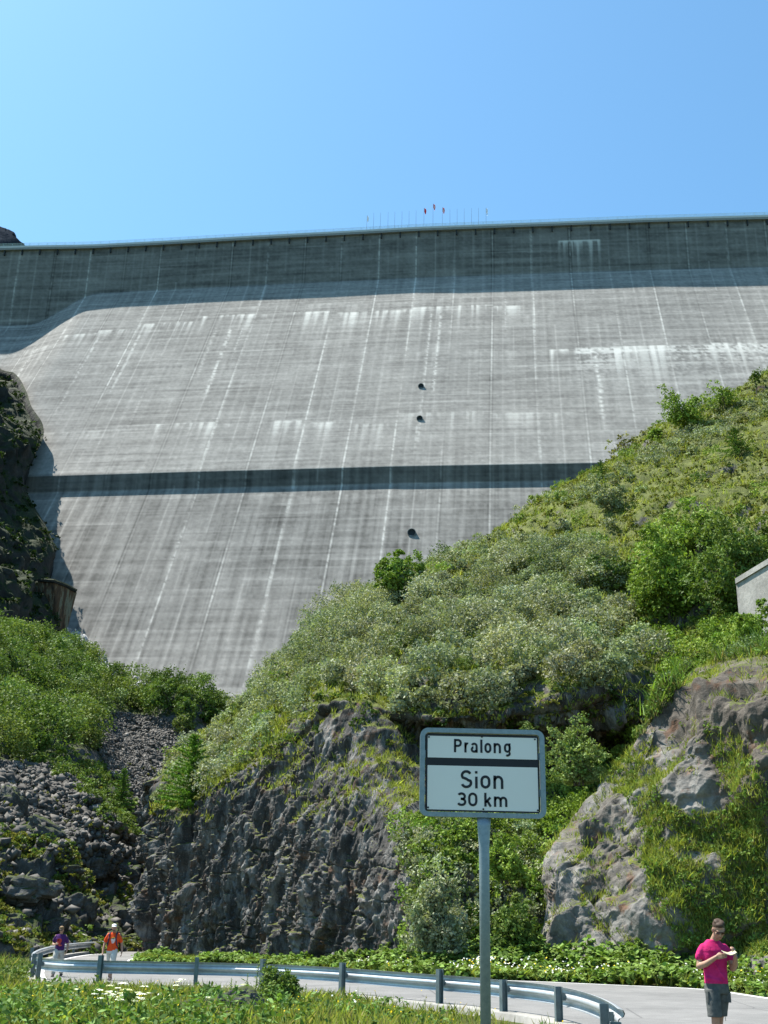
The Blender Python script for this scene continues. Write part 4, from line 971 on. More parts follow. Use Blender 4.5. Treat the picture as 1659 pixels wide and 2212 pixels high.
for (x, yb, Y, hpx, w0, pal, lab, nc) in [
    (1250, 1690, 50, 165, 165, ((.16, .23, .06), (.24, .30, .11)), 'pale yellow green willow in front of the dark hollow, right of the road sign', 44),
    (1150, 1650, 52, 90, 100, ((.13, .19, .05), (.19, .25, .09)), 'small pale green bush left behind the upper right corner of the road sign', 24),
    (945, 2055, 44, 215, 170, WILLOW, 'grey green willow hanging over the roadside herbs left of the sign post', 60),
    (1120, 2060, 43.5, 150, 150, ALDER, 'green alder bush by the road between the sign post and the right rock face', 44),
    (1090, 1900, 46, 120, 150, BRIGHT, 'bright green bush on the bank below the road sign', 40)]:
    g = aty(x, yb, Y); k = px_per_m(g); shrub('willow_bush' if pal is WILLOW or yb < 1700 else 'alder_bush', lab, 'bush', g, hpx/k, w0/k, pal, .13, nc, 190, .2, 7, .04, low=.03)

# ------------------------------------------------------------------ walls beside the hills
cw = Mat('old_concrete'); n_ = cw.noise(.6, 8, .7); n2_ = cw.noise(5, 6, .7); cw.base(cw.mix(.4, cw.ramp(n_, [(.3, (.24, .23, .21)), (.7, (.48, .46, .42))]), cw.ramp(n2_, [(.3, .3), (.7, .7)]), 'OVERLAY')).rough(.95, .1).bump(n2_, .5, .05)
def concrete_wall():
    A = aty(1590, 1262, 57); B = aty(1760, 1160, 51); C_ = aty(1600, 1345, 57); root = empty('concrete_wall', (A[0], A[1], C_[2]-2), 0, 'pale concrete retaining wall with sloping top at the right picture edge', 'wall')
    o = np.array([A[0], A[1], C_[2]-2]); a, b = A-o, B-o; th = np.array([.25, .75, 0]); mb = MB()
    vs = [np.array([a[0], a[1], 0]), np.array([b[0], b[1], 0]), b, a]; mb.add([tuple(v) for v in vs]+[tuple(v+th) for v in vs], [(0, 1, 2, 3), (7, 6, 5, 4), (0, 4, 5, 1), (3, 2, 6, 7), (0, 3, 7, 4), (1, 5, 6, 2)]); mb.build('wall_body', cw.m, root)
    mb = MB(); up = np.array([0, 0, .28]); e = np.array([-.06, -.10, 0]); vs = [a+e, b+e, b+e+up, a+e+up]; mb.add([tuple(v) for v in vs]+[tuple(v+th*1.2) for v in vs], [(0, 1, 2, 3), (7, 6, 5, 4), (0, 4, 5, 1), (3, 2, 6, 7), (0, 3, 7, 4), (1, 5, 6, 2)]); mb.build('coping', cw.m, root)
concrete_wall()
g_ = aty(1632, 1392, 52); shrub('leafy_bush', 'leafy green bush in front of the concrete wall at the right edge', 'bush', g_, 105/px_per_m(g_), 120/px_per_m(g_), BRIGHT, .13, 40, 200, .2, 6, .04, low=.03)
def buttress():
    m = Mat('rusty_concrete'); v = m.scaled(m.pos(), (1.2, 1.2, .04)); n = m.noise(1, 6, .7, v); m.base(m.ramp(n, [(.35, (.045, .04, .035)), (.5, (.13, .075, .045)), (.58, (.22, .21, .15)), (.66, (.06, .055, .05))])).rough(.9, .1)
    pts = [(62, 1262), (90, 1256), (118, 1258), (145, 1268), (166, 1280)]; Yb = damY(150, 1300)-17
    top = [aty(x, y, Yb-8+abs(x-110)*.06) for x, y in pts]; bot = [aty(x, y, Yb-6+abs(x-110)*.06) for x, y in [(100, 1330), (112, 1345), (122, 1356), (132, 1366), (140, 1378)]]
    root = empty('buttress_wall', tuple(bot[2]), 0, 'dark curved retaining wall with rusty streaks on the left mountainside below the dam', 'wall'); o = bot[2]; mb = MB(); th = np.array([-.6, 1.2, 0]); n_ = len(pts)
    vs = [tuple(t-o) for t in top]+[tuple(b-o) for b in bot]; vs2 = [tuple(np.array(v)+th) for v in vs]; N = 2*n_
    fs = [(i, i+1, n_+i+1, n_+i) for i in range(n_-1)]+[(N+n_+i, N+n_+i+1, N+i+1, N+i) for i in range(n_-1)]+[(i, N+i, N+i+1, i+1) for i in range(n_-1)]+[(0, n_, N+n_, N), (n_-1, N+n_-1, N+2*n_-1, 2*n_-1)]+[(n_+i, n_+i+1, N+n_+i+1, N+n_+i) for i in range(n_-1)]
    mb.add(vs+vs2, fs).build('wall_body', m.m, root)
    c = [tuple(t-o+np.array([-.1, -.2, .25])) for t in top]; MB().tube(c, .45, 6).build('coping', R_FAR, root)
buttress()

# ------------------------------------------------------------------ boulders at the foot of the left slope
def boulder(name, label, P, size, mat, seed, sq=(1, .8, .8), group=None, rot=0.0):
    bm = bmesh.new(); bmesh.ops.create_icosphere(bm, subdivisions=5, radius=1); v = np.array([x.co[:] for x in bm.verts]); v = v*(1+.0*v)
    f = facets(v*.9+seed*7.1, seed, 1.4, 30); f2 = facets(v*2.4+seed, seed+9, 1.4, 30); n = np.clip(1+.8*(.42-blocks(v*.8+seed*7.1, seed))+.3*(.4-blocks(v*1.9+seed, seed+9))+.04*fbm(v*4+seed, 3, seed), .45, 1.6)
    v = np.sign(v)*np.abs(v)**.75*n[:, None]; c, s = math.cos(rot), math.sin(rot)
    v = v*np.array(sq)*size*.5; v = np.stack([v[:, 0]*c-v[:, 2]*s, v[:, 1], v[:, 0]*s+v[:, 2]*c], -1)
    for a, b in zip(bm.verts, v): a.co = b
    me = bpy.data.meshes.new(name); bm.to_mesh(me); bm.free(); me.materials.append(mat); o = bpy.data.objects.new(name, me); COL.objects.link(o); o.location = tuple(P); return tag(o, label, 'rock', group)
for i, (x, y, w0, sq, lab, rot) in enumerate([
    (24, 1740, 75, (1, .9, 1.7), 'tall pointed dark boulder on the scree at the left picture edge', .1),
    (168, 1962, 78, (1.1, .9, 1.1), 'large dark square boulder above and between the two walkers', .15),
    (285, 1885, 70, (1.1, 1, .9), 'dark angular boulder high on the right side of the block field', -.3),
    (205, 1868, 60, (1.4, .9, .8), 'grey flat-topped boulder in the middle of the block field', .1),
    (150, 1872, 56, (1.5, 1, .5), 'pale flat slab among the upper boulders', .2),
    (60, 1915, 90, (1.5, 1, .7), 'wide rounded boulder with moss above the purple-shirted walker', -.05),
    (100, 1790, 70, (1.6, 1, .8), 'long dark boulder leaning below the pointed one', -.5),
    (262, 1975, 62, (1.2, 1, .9), 'dark boulder right above the walker in orange', .2),
    (22, 1985, 60, (1.3, 1, .9), 'low dark boulder at the left picture edge above the barrier', 0),
    (225, 2012, 60, (1.5, 1, .6), 'low flat boulder just behind the rear crash barrier', .1),
    (298, 2020, 46, (1.2, 1, .8), 'small boulder next to the cliff foot by the rear barrier end', 0),
    (118, 2000, 60, (1.3, 1, .8), 'mossy boulder directly behind the purple-shirted walker', .1)]):
    P = surf_at(HC, x, y+8, 0); k = px_per_m(P); boulder('boulder', lab, P, w0/k, R_TALUS, 601+i, sq, 'boulders below the scree', rot)

# ------------------------------------------------------------------ road sign
def build_sign():
    C0 = aty(1042, 1669.5, 8.22); root = empty('road_sign', (C0[0], C0[1], 0), 0, 'white direction sign for Pralong and Sion 30 km on a grey steel post', 'road sign')
    k = .9/1325; L = lambda zx, zy: ((zx-829)*k, C0[2]+(563-zy)*k*1.0)
    galv_ = Mat('sign_galvanised'); n = galv_.noise(30, 5, .7); galv_.base(galv_.ramp(n, [(.3, (.22, .27, .30)), (.7, (.34, .39, .42))])).rough(.45, .5); galv_.b.inputs['Metallic'].default_value = .45; galv = galv_.m
    white = plain('sign_white', (1.0, .90, .85), .35, .5, var=.02, scale=3); black = plain('sign_black', (.012, .010, .016), .5, .4, var=.2)
    def rr(x0, y0, x1, y1, r, n=8):
        p = []
        for cx, cy, a0 in ((x1-r, y0+r, -90), (x1-r, y1-r, 0), (x0+r, y1-r, 90), (x0+r, y0+r, 180)):
            for i in range(n+1): a = math.radians(a0+90*i/n); p.append((cx+r*math.cos(a), cy+r*math.sin(a)))
        return p
    def ring(outer, inner, y0, y1, name, mat, par):
        n = len(outer); mb = MB()
        for yy in (y0, y1):
            for q in (outer, inner):
                for (a, b) in q: x, z = L(a, b); mb.v.append((x, yy, z))
        for i in range(n):
            j = (i+1) % n; mb.f += [(i, j, n+j, n+i), (2*n+i, 3*n+i, 3*n+j, 2*n+j), (i, 2*n+i, 2*n+j, j), (n+i, n+j, 3*n+j, 3*n+i)]
        return mb.build(name, mat, par)
    def plate(poly, y0, y1, name, mat, par): return MB().prism([L(a, b) for a, b in poly], y0, y1).build(name, mat, par)
    ring(rr(166, 104, 1492, 1023, 88), rr(218, 152, 1440, 975, 44), -.022, .022, 'frame', galv, root)
    plate(rr(226, 163, 1428, 966, 20), -.006, .006, 'back_panel', black, root)
    up = plate(rr(247, 187, 1413, 415, 5), -.0095, -.0065, 'upper_plate', white, root); lo = plate(rr(247, 497, 1413, 951, 5), -.0095, -.0065, 'lower_plate', white, root)
    for (a, b) in ((260, 201), (826, 188), (1392, 201), (256, 932), (834, 937), (1404, 937)):
        x, z = L(a, b); MB().tube([(x, -.014, z), (x, -.0097, z)], .0065, 10).build('bolt', black, up if b < 420 else lo)
    for a in (205, 1452):
        for b in (380, 760): x, z = L(a+(18 if a < 800 else -18), b); MB().box((x, 0, z), (.012, .012, .05)).build('clip', galv, root)
    # lettering: constant-width strokes (mid-line paths in a box w x 1, y up from the baseline)
    def arc(cx, cy, rx, ry, a0, a1, n=18): return [(cx+rx*math.cos(math.radians(a0+(a1-a0)*i/n)), cy+ry*math.sin(math.radians(a0+(a1-a0)*i/n))) for i in range(n+1)]
    def strokes(S, wd, y):
        mb = MB()
        for s_ in S:
            p = np.array(s_, float); n = len(p); nrm = []
            for i in range(n):
                d0 = p[i]-p[i-1] if i else p[1]-p[0]; d1 = p[i+1]-p[i] if i < n-1 else p[-1]-p[-2]
                if (s_[0] == s_[-1]) and i in (0, n-1): d0 = p[-1]-p[-2]; d1 = p[1]-p[0]
                d0 = d0/np.linalg.norm(d0); d1 = d1/np.linalg.norm(d1); t = d0+d1; t /= np.linalg.norm(t)+1e-9; m = np.array([-t[1], t[0]]); c = max(.5, float(m@np.array([-d0[1], d0[0]]))); nrm.append(m/c)
            nrm = np.array(nrm); A = p+nrm*wd/2; B = p-nrm*wd/2
            for yy in (y, y-.0018):
                for q in (A, B):
                    for v in q: mb.v.append((float(v[0]), yy, float(v[1])))
            b = len(mb.v)-4*n
            for i in range(n-1): mb.f += [(b+i, b+i+1, b+n+i+1, b+n+i), (b+2*n+i, b+3*n+i, b+3*n+i+1, b+2*n+i+1), (b+i, b+2*n+i, b+2*n+i+1, b+i+1), (b+n+i, b+n+i+1, b+3*n+i+1, b+3*n+i)]
            mb.f += [(b, b+n, b+3*n, b+2*n), (b+n-1, b+3*n-1, b+4*n-1, b+2*n-1)]
        return mb
    def glyph(ch, x0, x1, yb, yt, t):
        """t = stroke width, box in zoom units; returns mid-line paths; yt = top of this glyph's body"""
        w, h = x1-x0-t, yb-yt-t; bx, by = x0+t/2, yb-t/2
        M = lambda pts: [(bx+u*w, by-v*h) for u, v in pts]
        ft = lambda pts: pts
        a = lambda cx, cy, rx, ry, s, e, n=18: arc(cx, cy, rx, ry, s, e, n)
        e0, e1 = -t/2/h, 1+t/2/h
        if ch == 'P': return [M([(0, e0), (0, 1), (.0, e1-.001)]), M([(0, 1), (.5, 1)]+a(.52, .74, .48, .26, 90, -90)+[(.5, .48), (0, .48)])]
        if ch == 'r': return [M([(0, e0), (0, e1)]), M([(0, .62)]+a(.62, .55, .62, .45, 180, 68, 12))]
        if ch == 'a': return [M(a(.5, .68, .5, .32, 155, 0, 12)+[(1, e0)]), M([(1, .55), (.42, .55)]+a(.42, .275, .42, .275, 90, 270)+[(.6, 0), (1, .18)])]
        if ch == 'l': return [M([(0, e0), (0, e1)])]
        if ch == 'o': q = a(.5, .62, .5, .38, 0, 180)+a(.5, .38, .5, .38, 180, 360); return [M(q+[q[0]])]
        if ch == 'n': return [M([(0, e0), (0, e1)]), M([(0, .62)]+a(.5, .60, .5, .40, 170, 0)+[(1, e0)])]
        if ch == 'g': q = a(.5, .66, .5, .34, 0, 180)+a(.5, .42, .5, .34, 180, 360); return [M(q+[q[0]]), M([(1, e1), (1, -.12)]+a(.52, -.10, .48, .30, 0, -125, 12))]
        if ch == 'S': return [M(a(.50, .745, .47, .255, 25, 90, 8)+a(.48, .745, .46, .255, 95, 215, 14)+[(.5, .52)]+[(.70, .43)]+a(.5, .265, .5, .265, 30, -90, 14)+a(.48, .265, .48, .265, -95, -160, 8))]
        if ch == 'i': return [M([(0, e0), (0, 1.0)])]
        if ch == '3': return [M(a(.47, .75, .47, .25, 150, -60, 16)+[(.36, .53)]), M([(.36, .53), (.50, .53)]+a(.47, .265, .53, .265, 75, -155, 18))]
        if ch == '0': q = a(.5, .66, .5, .34, 0, 180)+a(.5, .34, .5, .34, 180, 360); return [M(q+[q[0]])]
        if ch == 'k': return [M([(0, e0), (0, e1)]), M([(.95, .70), (.0, .24)]), M([(.34, .42), (1.0, e0)])]
        if ch == 'm': return [M([(0, e0), (0, e1)]), M([(0, .60)]+a(.25, .62, .25, .38, 165, 0, 12)+[(.5, e0)]), M([(.5, .60)]+a(.75, .62, .25, .38, 165, 0, 12)+[(1, e0)])]
    def word(items, t, name, par):
        S = []
        for it in items:
            for s_ in glyph(*it, t): S.append([L(a, b) for a, b in s_])
        return S
    y = -.0097
    S = word([('P', 527, 611, 356, 215), ('r', 638, 694, 356, 250), ('a', 706, 780, 356, 250), ('l', 808, 831, 356, 216), ('o', 852, 926, 356, 250), ('n', 950, 1028, 356, 250), ('g', 1060, 1132, 356, 250)], 23, '', up)
    strokes(S, 23*k, y).build('place_lettering', black, up)
    S = word([('S', 597, 720, 727, 540), ('i', 750, 775, 727, 592), ('o', 806, 912, 727, 590), ('n', 943, 1048, 727, 590)], 27, '', lo)+[[L(762.5, 548), L(762.5, 573)]]
    strokes(S, 27*k, y).build('place_lettering', black, lo)
    strokes(word([('3', 560, 657, 911, 770), ('0', 676, 773, 911, 770)], 24, '', lo), 24*k, y-.0001).build('number_lettering', black, lo)
    strokes(word([('k', 845, 925, 911, 770), ('m', 946, 1087, 911, 805)], 24, '', lo), 24*k, y-.0001).build('unit_lettering', black, lo)
    # post: round tube flattened where it carries the frame
    x0, z0 = L(840, 1018); mb = MB(); n = 20
    prof = [(-.05, .036, .036), (z0-.36, .036, .036), (z0-.20, .037, .034), (z0-.06, .046, .020), (z0+.004, .049, .016)]
    for (z, rx, ry) in prof:
        for i in range(n): mb.v.append((x0+rx*math.cos(2*math.pi*i/n), .0+ry*math.sin(2*math.pi*i/n), z))
    for j in range(len(prof)-1):
        for i in range(n): i2 = (i+1) % n; mb.f.append((j*n+i, j*n+i2, (j+1)*n+i2, (j+1)*n+i))
    mb.f += [tuple(range(n))[::-1], tuple((len(prof)-1)*n+i for i in range(n))]
    o = mb.build('post', galv, root, True)
    for b in (330, 830):
        x, z = L(840, b); MB().box((x, .03, z), (.20, .012, .035)).build('bracket', galv, root)
    MB().tube([(x0, .034, z0-.1), (x0, .034, z0+.55)], .012, 8).build('rear_strut', galv, root)
build_sign()

# ------------------------------------------------------------------ foreground bank
def fore_pts(n, rng, x0=-16, x1=3.0, y0=10, y1=29):
    x = x0+(x1-x0)*rng.random(n); y = y0+(y1-y0)*rng.random(n); d, sd = dist_poly(x, y, outS[::4])
    roadin = inpoly(x, y, list(map(tuple, np.concatenate([outS[::4], innS[::-4]])))); wig = .62+.25*np.sin(x*3.1)+.15*np.sin(x*7.7+1)
    k = (~roadin) & (d > wig); x, y = x[k], y[k]; z = ground_z(x, y); return np.stack([x, y, z], -1)
def bank():
    rng = np.random.default_rng(81); P = fore_pts(30000, rng); P = P[np.hypot(P[:, 0]+3.2, P[:, 1]-15.4) > .9]; den = fbm(P*.5, 3, 82); P = P[(den+rng.normal(size=len(P))*.3) > -.45]
    Q = np.repeat(P, 3, 0)+rng.normal(size=(len(P)*3, 3))*np.array([.07, .07, 0]); dn = fbm(Q*.4, 3, 83)
    hh = (.12+.22*rng.random(len(Q))**1.5)*(1+.5*dn); c = tints(len(Q), GRASSC[0], rng, .25, GRASSC[1]); dry = rng.random(len(Q)) < .16; c[dry] = tints(dry.sum(), DRYG[0], rng, .2, DRYG[1])
    parts = [blades(Q, hh, .012+.014*rng.random(len(Q)), c, rng, .3)]
    # left flank beside the bend: taller, browner grass
    R_ = fore_pts(9000, rng, -26, -9.5, 22, 48); R_ = R_[(R_[:, 0] < -9.6-(R_[:, 1]-30)*.12)]
    parts.append(blades(R_, .35+.55*rng.random(len(R_)), np.full(len(R_), .03), tints(len(R_), GRASSC[0], rng, .25, DRYG[0]), rng, .3))
    tag(emit('meadow_grass', parts, M_GRASS), kind='stuff')
    # leafy weeds in patches
    H = fore_pts(5200, rng); H = H[np.hypot(H[:, 0]+3.2, H[:, 1]-15.6) > 1.0]; dn = fbm(H*.45+5, 3, 84); H = H[dn > .02]; r = (.06+.17*rng.random(len(H))**1.6)*np.clip(1.5-(H[:, 1]-14)*.09, .5, 1.2); H = H+np.array([0, 0, 1])*(r*.9)[:, None]
    pos, nr, k = clump_pts(H, r, 26, rng, 1.1, .6); c = tints(len(H), (.07, .13, .03), rng, .3, (.13, .21, .05))[k]
    H2 = fore_pts(1500, rng, -24, -9, 22, 46); r2 = .15+.2*rng.random(len(H2)); H2 = H2+np.array([0, 0, 1])*r2[:, None]; p2, n2, k2 = clump_pts(H2, r2, 26, rng, 1.1, .6)
    tag(emit('meadow_weeds', [leaves(pos, nr*.5+np.array([0, 0, .7]), .065*(.6+.9*rng.random(len(pos))), c, rng, .5, .6), leaves(p2, n2, .09*(.6+.8*rng.random(len(p2))), tints(len(p2), ALDER[0], rng, .2, ALDER[1]), rng)], M_LEAF), kind='stuff')
    # small yellow and white meadow flowers
    Fp = fore_pts(1500, rng, -12, 3, 13, 26); Fp[:, 2] += .22+.2*rng.random(len(Fp)); yel = (rng.random(len(Fp)) < .8); c = np.where(yel[:, None], np.array([.80, .55, .02]), np.array([.8, .8, .75])); sel = rng.random(len(Fp)) < .17
    tag(emit('meadow_flowers', leaves(Fp[sel], np.tile([0, -.6, .7], (sel.sum(), 1)), .022+.014*rng.random(sel.sum()), c[sel], rng, .95, .3), M_PETAL), kind='stuff')
bank()
def gpt(x, y, guess=None):
    """ground point of the bank seen at (x, y)"""
    r = ray(x, y); best = None
    for d in np.arange(34, 9, -.1):
        P = EYE+r*d/r[1]; z = float(ground_z(np.array([P[0]]), np.array([P[1]]))[0])
        if P[2] >= z: best = np.array([P[0], P[1], z]); 
        if P[2] >= z: break
    return best if best is not None else EYE+r*12/r[1]
def at_d(x, d):
    P = aty(x, 2180, d); z = float(ground_z(np.array([P[0]]), np.array([P[1]]))[0]); return np.array([P[0], P[1], z])
# umbellifer
def umbel(P, h, seed):
    rng = np.random.default_rng(seed); r = empty('cow_parsley', P, rng.random()*6, 'white flowering umbellifer in the grass in front of the crash barrier', 'wildflower', 'white umbellifers in the foreground grass')
    mb = MB(); top = (rng.normal()*.04, rng.normal()*.04, h); mb.tube([(0, 0, -.05), (0, 0, h*.5), top], [.008, .006, .004], 5)
    heads = [top]+[(top[0]+rng.normal()*.10, top[1]+rng.normal()*.1, h*(.72+.2*rng.random())) for _ in range(2)]
    for q in heads[1:]: mb.tube([(0, 0, h*.45), q], [.005, .003], 4)
    mb.build('stem', M_STEM, r); pos = []
    for i, q in enumerate(heads):
        m = 46; a = rng.random(m)*6.28; rr = (.085 if i == 0 else .055)*np.sqrt(rng.random(m)); pos = np.stack([q[0]+rr*np.cos(a), q[1]+rr*np.sin(a), q[2]+.02-rr*rr*2], -1)
        emit('flower_head', leaves(pos, np.tile([0, -.3, 1.], (len(pos), 1)), np.full(len(pos), .030), tints(len(pos), (.80, .80, .72), rng, .08), rng, .95, .3), M_PETAL, r)
    p2 = np.stack([rng.normal(size=30)*.08, rng.normal(size=30)*.08, rng.random(30)*h*.55], -1); emit('leaves', leaves(p2, np.tile([0, 0, 1.], (30, 1)), np.full(30, .07), tints(30, HERB[0], rng, .2), rng, .5, .6), M_LEAF, r)
M_STEM = plain('green_stem', (.10, .15, .04), .8)
for i, (x, d, h) in enumerate([(213, 22.5, .40), (231, 22.8, .46), (240, 22.3, .38), (255, 23, .50), (305, 22.4, .44), (300, 21.2, .36), (382, 23, .48), (95, 23.5, .40), (370, 21, .34), (275, 16, .40), (288, 15.6, .34), (520, 23, .42), (222, 20.8, .36), (262, 21.4, .36), (148, 22, .40), (450, 20, .36)]):
    umbel(at_d(x, d), h, 900+i)
# tall willowherb stalks
def willowherb(P, h, seed, lab):
    rng = np.random.default_rng(seed); r = empty('willowherb', P, rng.random()*6, lab, 'wildflower', 'tall leafy stalks in front of the barrier'); lx, ly = rng.normal()*.06, rng.normal()*.05
    MB().tube([(0, 0, -.05), (lx*.4, ly*.4, h*.5), (lx, ly, h)], [.009, .007, .003], 5).build('stem', M_STEM, r)
    m = int(85*h); t = rng.random(m)*.9+.08; a = rng.random(m)*6.28; L = .10*(1.15-t); base = np.stack([lx*t, ly*t, h*t], -1); dr = np.stack([np.cos(a), np.sin(a), np.full(m, .45)], -1)
    tip = base+dr*L[:, None]*1.2; sd = np.stack([-np.sin(a), np.cos(a), 0*a], -1)*.011; mid = (base+tip)/2+np.array([0, 0, .008])
    v = np.stack([base, mid+sd, tip, mid-sd], 1).reshape(-1, 3); emit('leaves', (v, np.arange(4*m).reshape(m, 4), np.repeat(tints(m, (.11, .18, .04), rng, .25, (.18, .24, .07)), 4, 0)), M_LEAF, r)
for i, (x, d, h) in enumerate([(545, 17.5, .92), (560, 17.2, 1.05), (530, 17.8, .70), (512, 16.6, .55), (578, 17.0, .80), (500, 17.4, .62), (905, 20.5, .55), (655, 21, .6), (560, 15.5, .6), (475, 21.5, .55), (620, 15.8, .45)]):
    willowherb(at_d(x, d), h, 950+i, 'slender upright leafy stalk among the grass in front of the crash barrier')
P = at_d(608, 20.2); shrub('roadside_bush', 'dense green bush growing up in front of the crash barrier left of centre', 'bush', P, 1.08, .85, ALDER, .055, 60, 420, .17, 6, .03, low=.02)
P = at_d(455, 20.5); shrub('low_weed_bush', 'low round weed clump below the barrier, left of the dense roadside bush', 'bush', P, .66, 1.1, ((.08, .15, .04), (.12, .2, .06)), .05, 50, 300, .25, 5, .03, low=.02)
P = at_d(205, 22.8); shrub('small_sapling', 'small thin sapling in front of the barrier near the orange walker', 'sapling', P, .72, .50, BRIGHT, .06, 12, 16, .16, 3, .03, low=.5)
boulder('boulder', 'dark grey rock half buried in the grass at the bottom edge, left one of two', at_d(438, 16.0)+np.array([0, 0, .17]), .80, R_TALUS, 701, (1.3, .9, .55))
boulder('boulder', 'cracked blue grey rock in the grass at the bottom edge, right one of two', at_d(516, 16.0)+np.array([0, 0, .22]), .78, R_TALUS, 704, (1.0, .9, .75))

# ------------------------------------------------------------------ people
SKIN = plain('skin', (.42, .24, .16), .55, .35, var=.06, scale=30)
def solid(name, prims, voxel, mat, parent, smooth=4):
    """union of tapered round forms, re-surfaced into one continuous skin"""
    mb = MB()
    def ball(c, r, rot=None, n=14):
        b = len(mb.v); r = (r, r, r) if not hasattr(r, '__len__') else r
        for i in range(n+1):
            for j in range(n):
                th, ph = math.pi*i/n, 2*math.pi*j/n; v = Vector((r[0]*math.sin(th)*math.cos(ph), r[1]*math.sin(th)*math.sin(ph), r[2]*math.cos(th)))
                if rot is not None: v = rot@v
                mb.v.append(tuple(v+Vector(c)))
        for i in range(n):
            for j in range(n): mb.f.append((b+i*n+j, b+(i+1)*n+j, b+(i+1)*n+(j+1) % n, b+i*n+(j+1) % n))
    for q in prims:
        if q[0] == 'e': ball(q[1], q[2], q[3] if len(q) > 3 else None)
        elif q[0] == 'c':
            pts, rad = q[1], q[2]
            for p, r in zip(pts, rad): ball(p, r, n=10)
            for a in range(len(pts)-1): mb.tube([pts[a], pts[a+1]], [rad[a], rad[a+1]], 14)
        elif q[0] == 's':      # stack of elliptical rings: (x, y, z, rx, ry)
            b = len(mb.v); n = 24; R = q[1]
            for (x, y, z, rx, ry) in R:
                for j in range(n):
                    c, s = math.cos(2*math.pi*j/n), math.sin(2*math.pi*j/n); e = .85
                    mb.v.append((x+rx*math.copysign(abs(c)**e, c), y+ry*math.copysign(abs(s)**e, s), z))
            for i in range(len(R)-1):
                for j in range(n): mb.f.append((b+i*n+j, b+i*n+(j+1) % n, b+(i+1)*n+(j+1) % n, b+(i+1)*n+j))
            mb.f += [tuple(b+j for j in range(n))[::-1], tuple(b+(len(R)-1)*n+j for j in range(n))]
    o = mb.build(name, None, None, True)
    m = o.modifiers.new('r', 'REMESH'); m.mode = 'VOXEL'; m.voxel_size = voxel; m.use_smooth_shade = True
    if smooth: m2 = o.modifiers.new('s', 'SMOOTH'); m2.factor = .5; m2.iterations = smooth
    dg = bpy.context.evaluated_depsgraph_get(); me = bpy.data.meshes.new_from_object(o.evaluated_get(dg)); o.modifiers.clear(); o.data = me; me.name = name
    me.materials.clear(); me.materials.append(mat); me.polygons.foreach_set('use_smooth', [True]*len(me.polygons)); o.parent = parent; return o
def hand(wr, d, n, curl=.5, s=1.0, thumb=1):
    """palm and five separate fingers; wr wrist, d finger direction, n palm normal"""
    wr, d, n = Vector(wr), Vector(d).normalized(), Vector(n).normalized(); n = (n-d*n.dot(d)).normalized(); sd = d.cross(n).normalized()*thumb; P = []
    for k, o in enumerate((-.026, -.009, .009, .026)):
        b = wr+d*.025*s+sd*o*.8*s; e = wr+d*.088*s+sd*o*s; P.append(('c', [tuple(b), tuple(e)], [.014*s, .0115*s]))
        L = (.062, .078, .082, .072)[k]*s; a = curl*(1+.15*k*(.5)); p = e; dd = d.copy(); pts = [tuple(p)]
        for j in range(3):
            dd = (Matrix.Rotation(a*(.6+.25*j), 3, d.cross(n))@dd); p = p+dd*L*(.45, .32, .23)[j]; pts.append(tuple(p))
        P.append(('c', pts, [.0098*s, .009*s, .008*s, .007*s]))
    b = wr+d*.02*s+sd*.022*s; m = b+d*.035*s+sd*.026*s+n*.012*s; e = m+d*.034*s+sd*.004*s+n*.014*s; P.append(('c', [tuple(b), tuple(m), tuple(e)], [.014*s, .0115*s, .009*s]))
    return P
def head_prims(c, rot, s=1.0):
    R_ = lambda v: tuple(Vector(c)+rot@(Vector(v)*s))
    P = [('e', R_((0, .012, .028)), (.076*s, .096*s, .092*s), rot), ('e', R_((0, -.022, -.035)), (.062*s, .070*s, .078*s), rot), ('e', R_((0, -.062, -.092)), (.030*s, .022*s, .020*s), rot), ('e', R_((0, -.052, -.070)), (.045*s, .036*s, .034*s), rot),
         ('c', [R_((0, -.086, .012)), R_((0, -.108, -.022)), R_((0, -.100, -.030))], [.009*s, .013*s, .014*s]), ('e', R_((0, -.078, .022)), (.052*s, .020*s, .012*s), rot),
         ('e', R_((.078, .008, -.008)), (.012*s, .020*s, .032*s), rot), ('e', R_((-.078, .008, -.008)), (.012*s, .020*s, .032*s), rot), ('e', R_((.040, -.062, -.022)), (.024*s, .024*s, .022*s), rot), ('e', R_((-.040, -.062, -.022)), (.024*s, .024*s, .022*s), rot),
         ('e', R_((0, -.090, -.056)), (.024*s, .010*s, .008*s), rot)]
    return P, R_
def box_on(R_, rot, c, d, name, mat, par): return MB().box(R_(c), d, rot).build(name, mat, par)
HAIRM = plain('hair_brown', (.07, .042, .026), .7, .3, var=.35, scale=60, bump=.004)
def shoes(root, feet, mat, sole, s=1.0):
    for (x, y, z, yaw, pitch) in feet:
        rt = Matrix.Rotation(yaw, 3, 'Z')@Matrix.Rotation(pitch, 3, 'X'); T = lambda v: tuple(Vector((x, y, z))+rt@Vector(v))
        o = solid('shoe', [('e', T((0, -.06, .045)), (.046, .115, .038), rt), ('e', T((0, -.13, .036)), (.044, .055, .030), rt), ('c', [T((0, .02, .06)), T((0, .025, .12))], [.048, .046]), ('e', T((0, .03, .05)), (.042, .055, .045), rt)], .009, mat, root, 2)
        mb = MB(); mb.box(T((0, -.055, .010)), (.088, .275, .020), rt); mb.build('sole', sole, o)
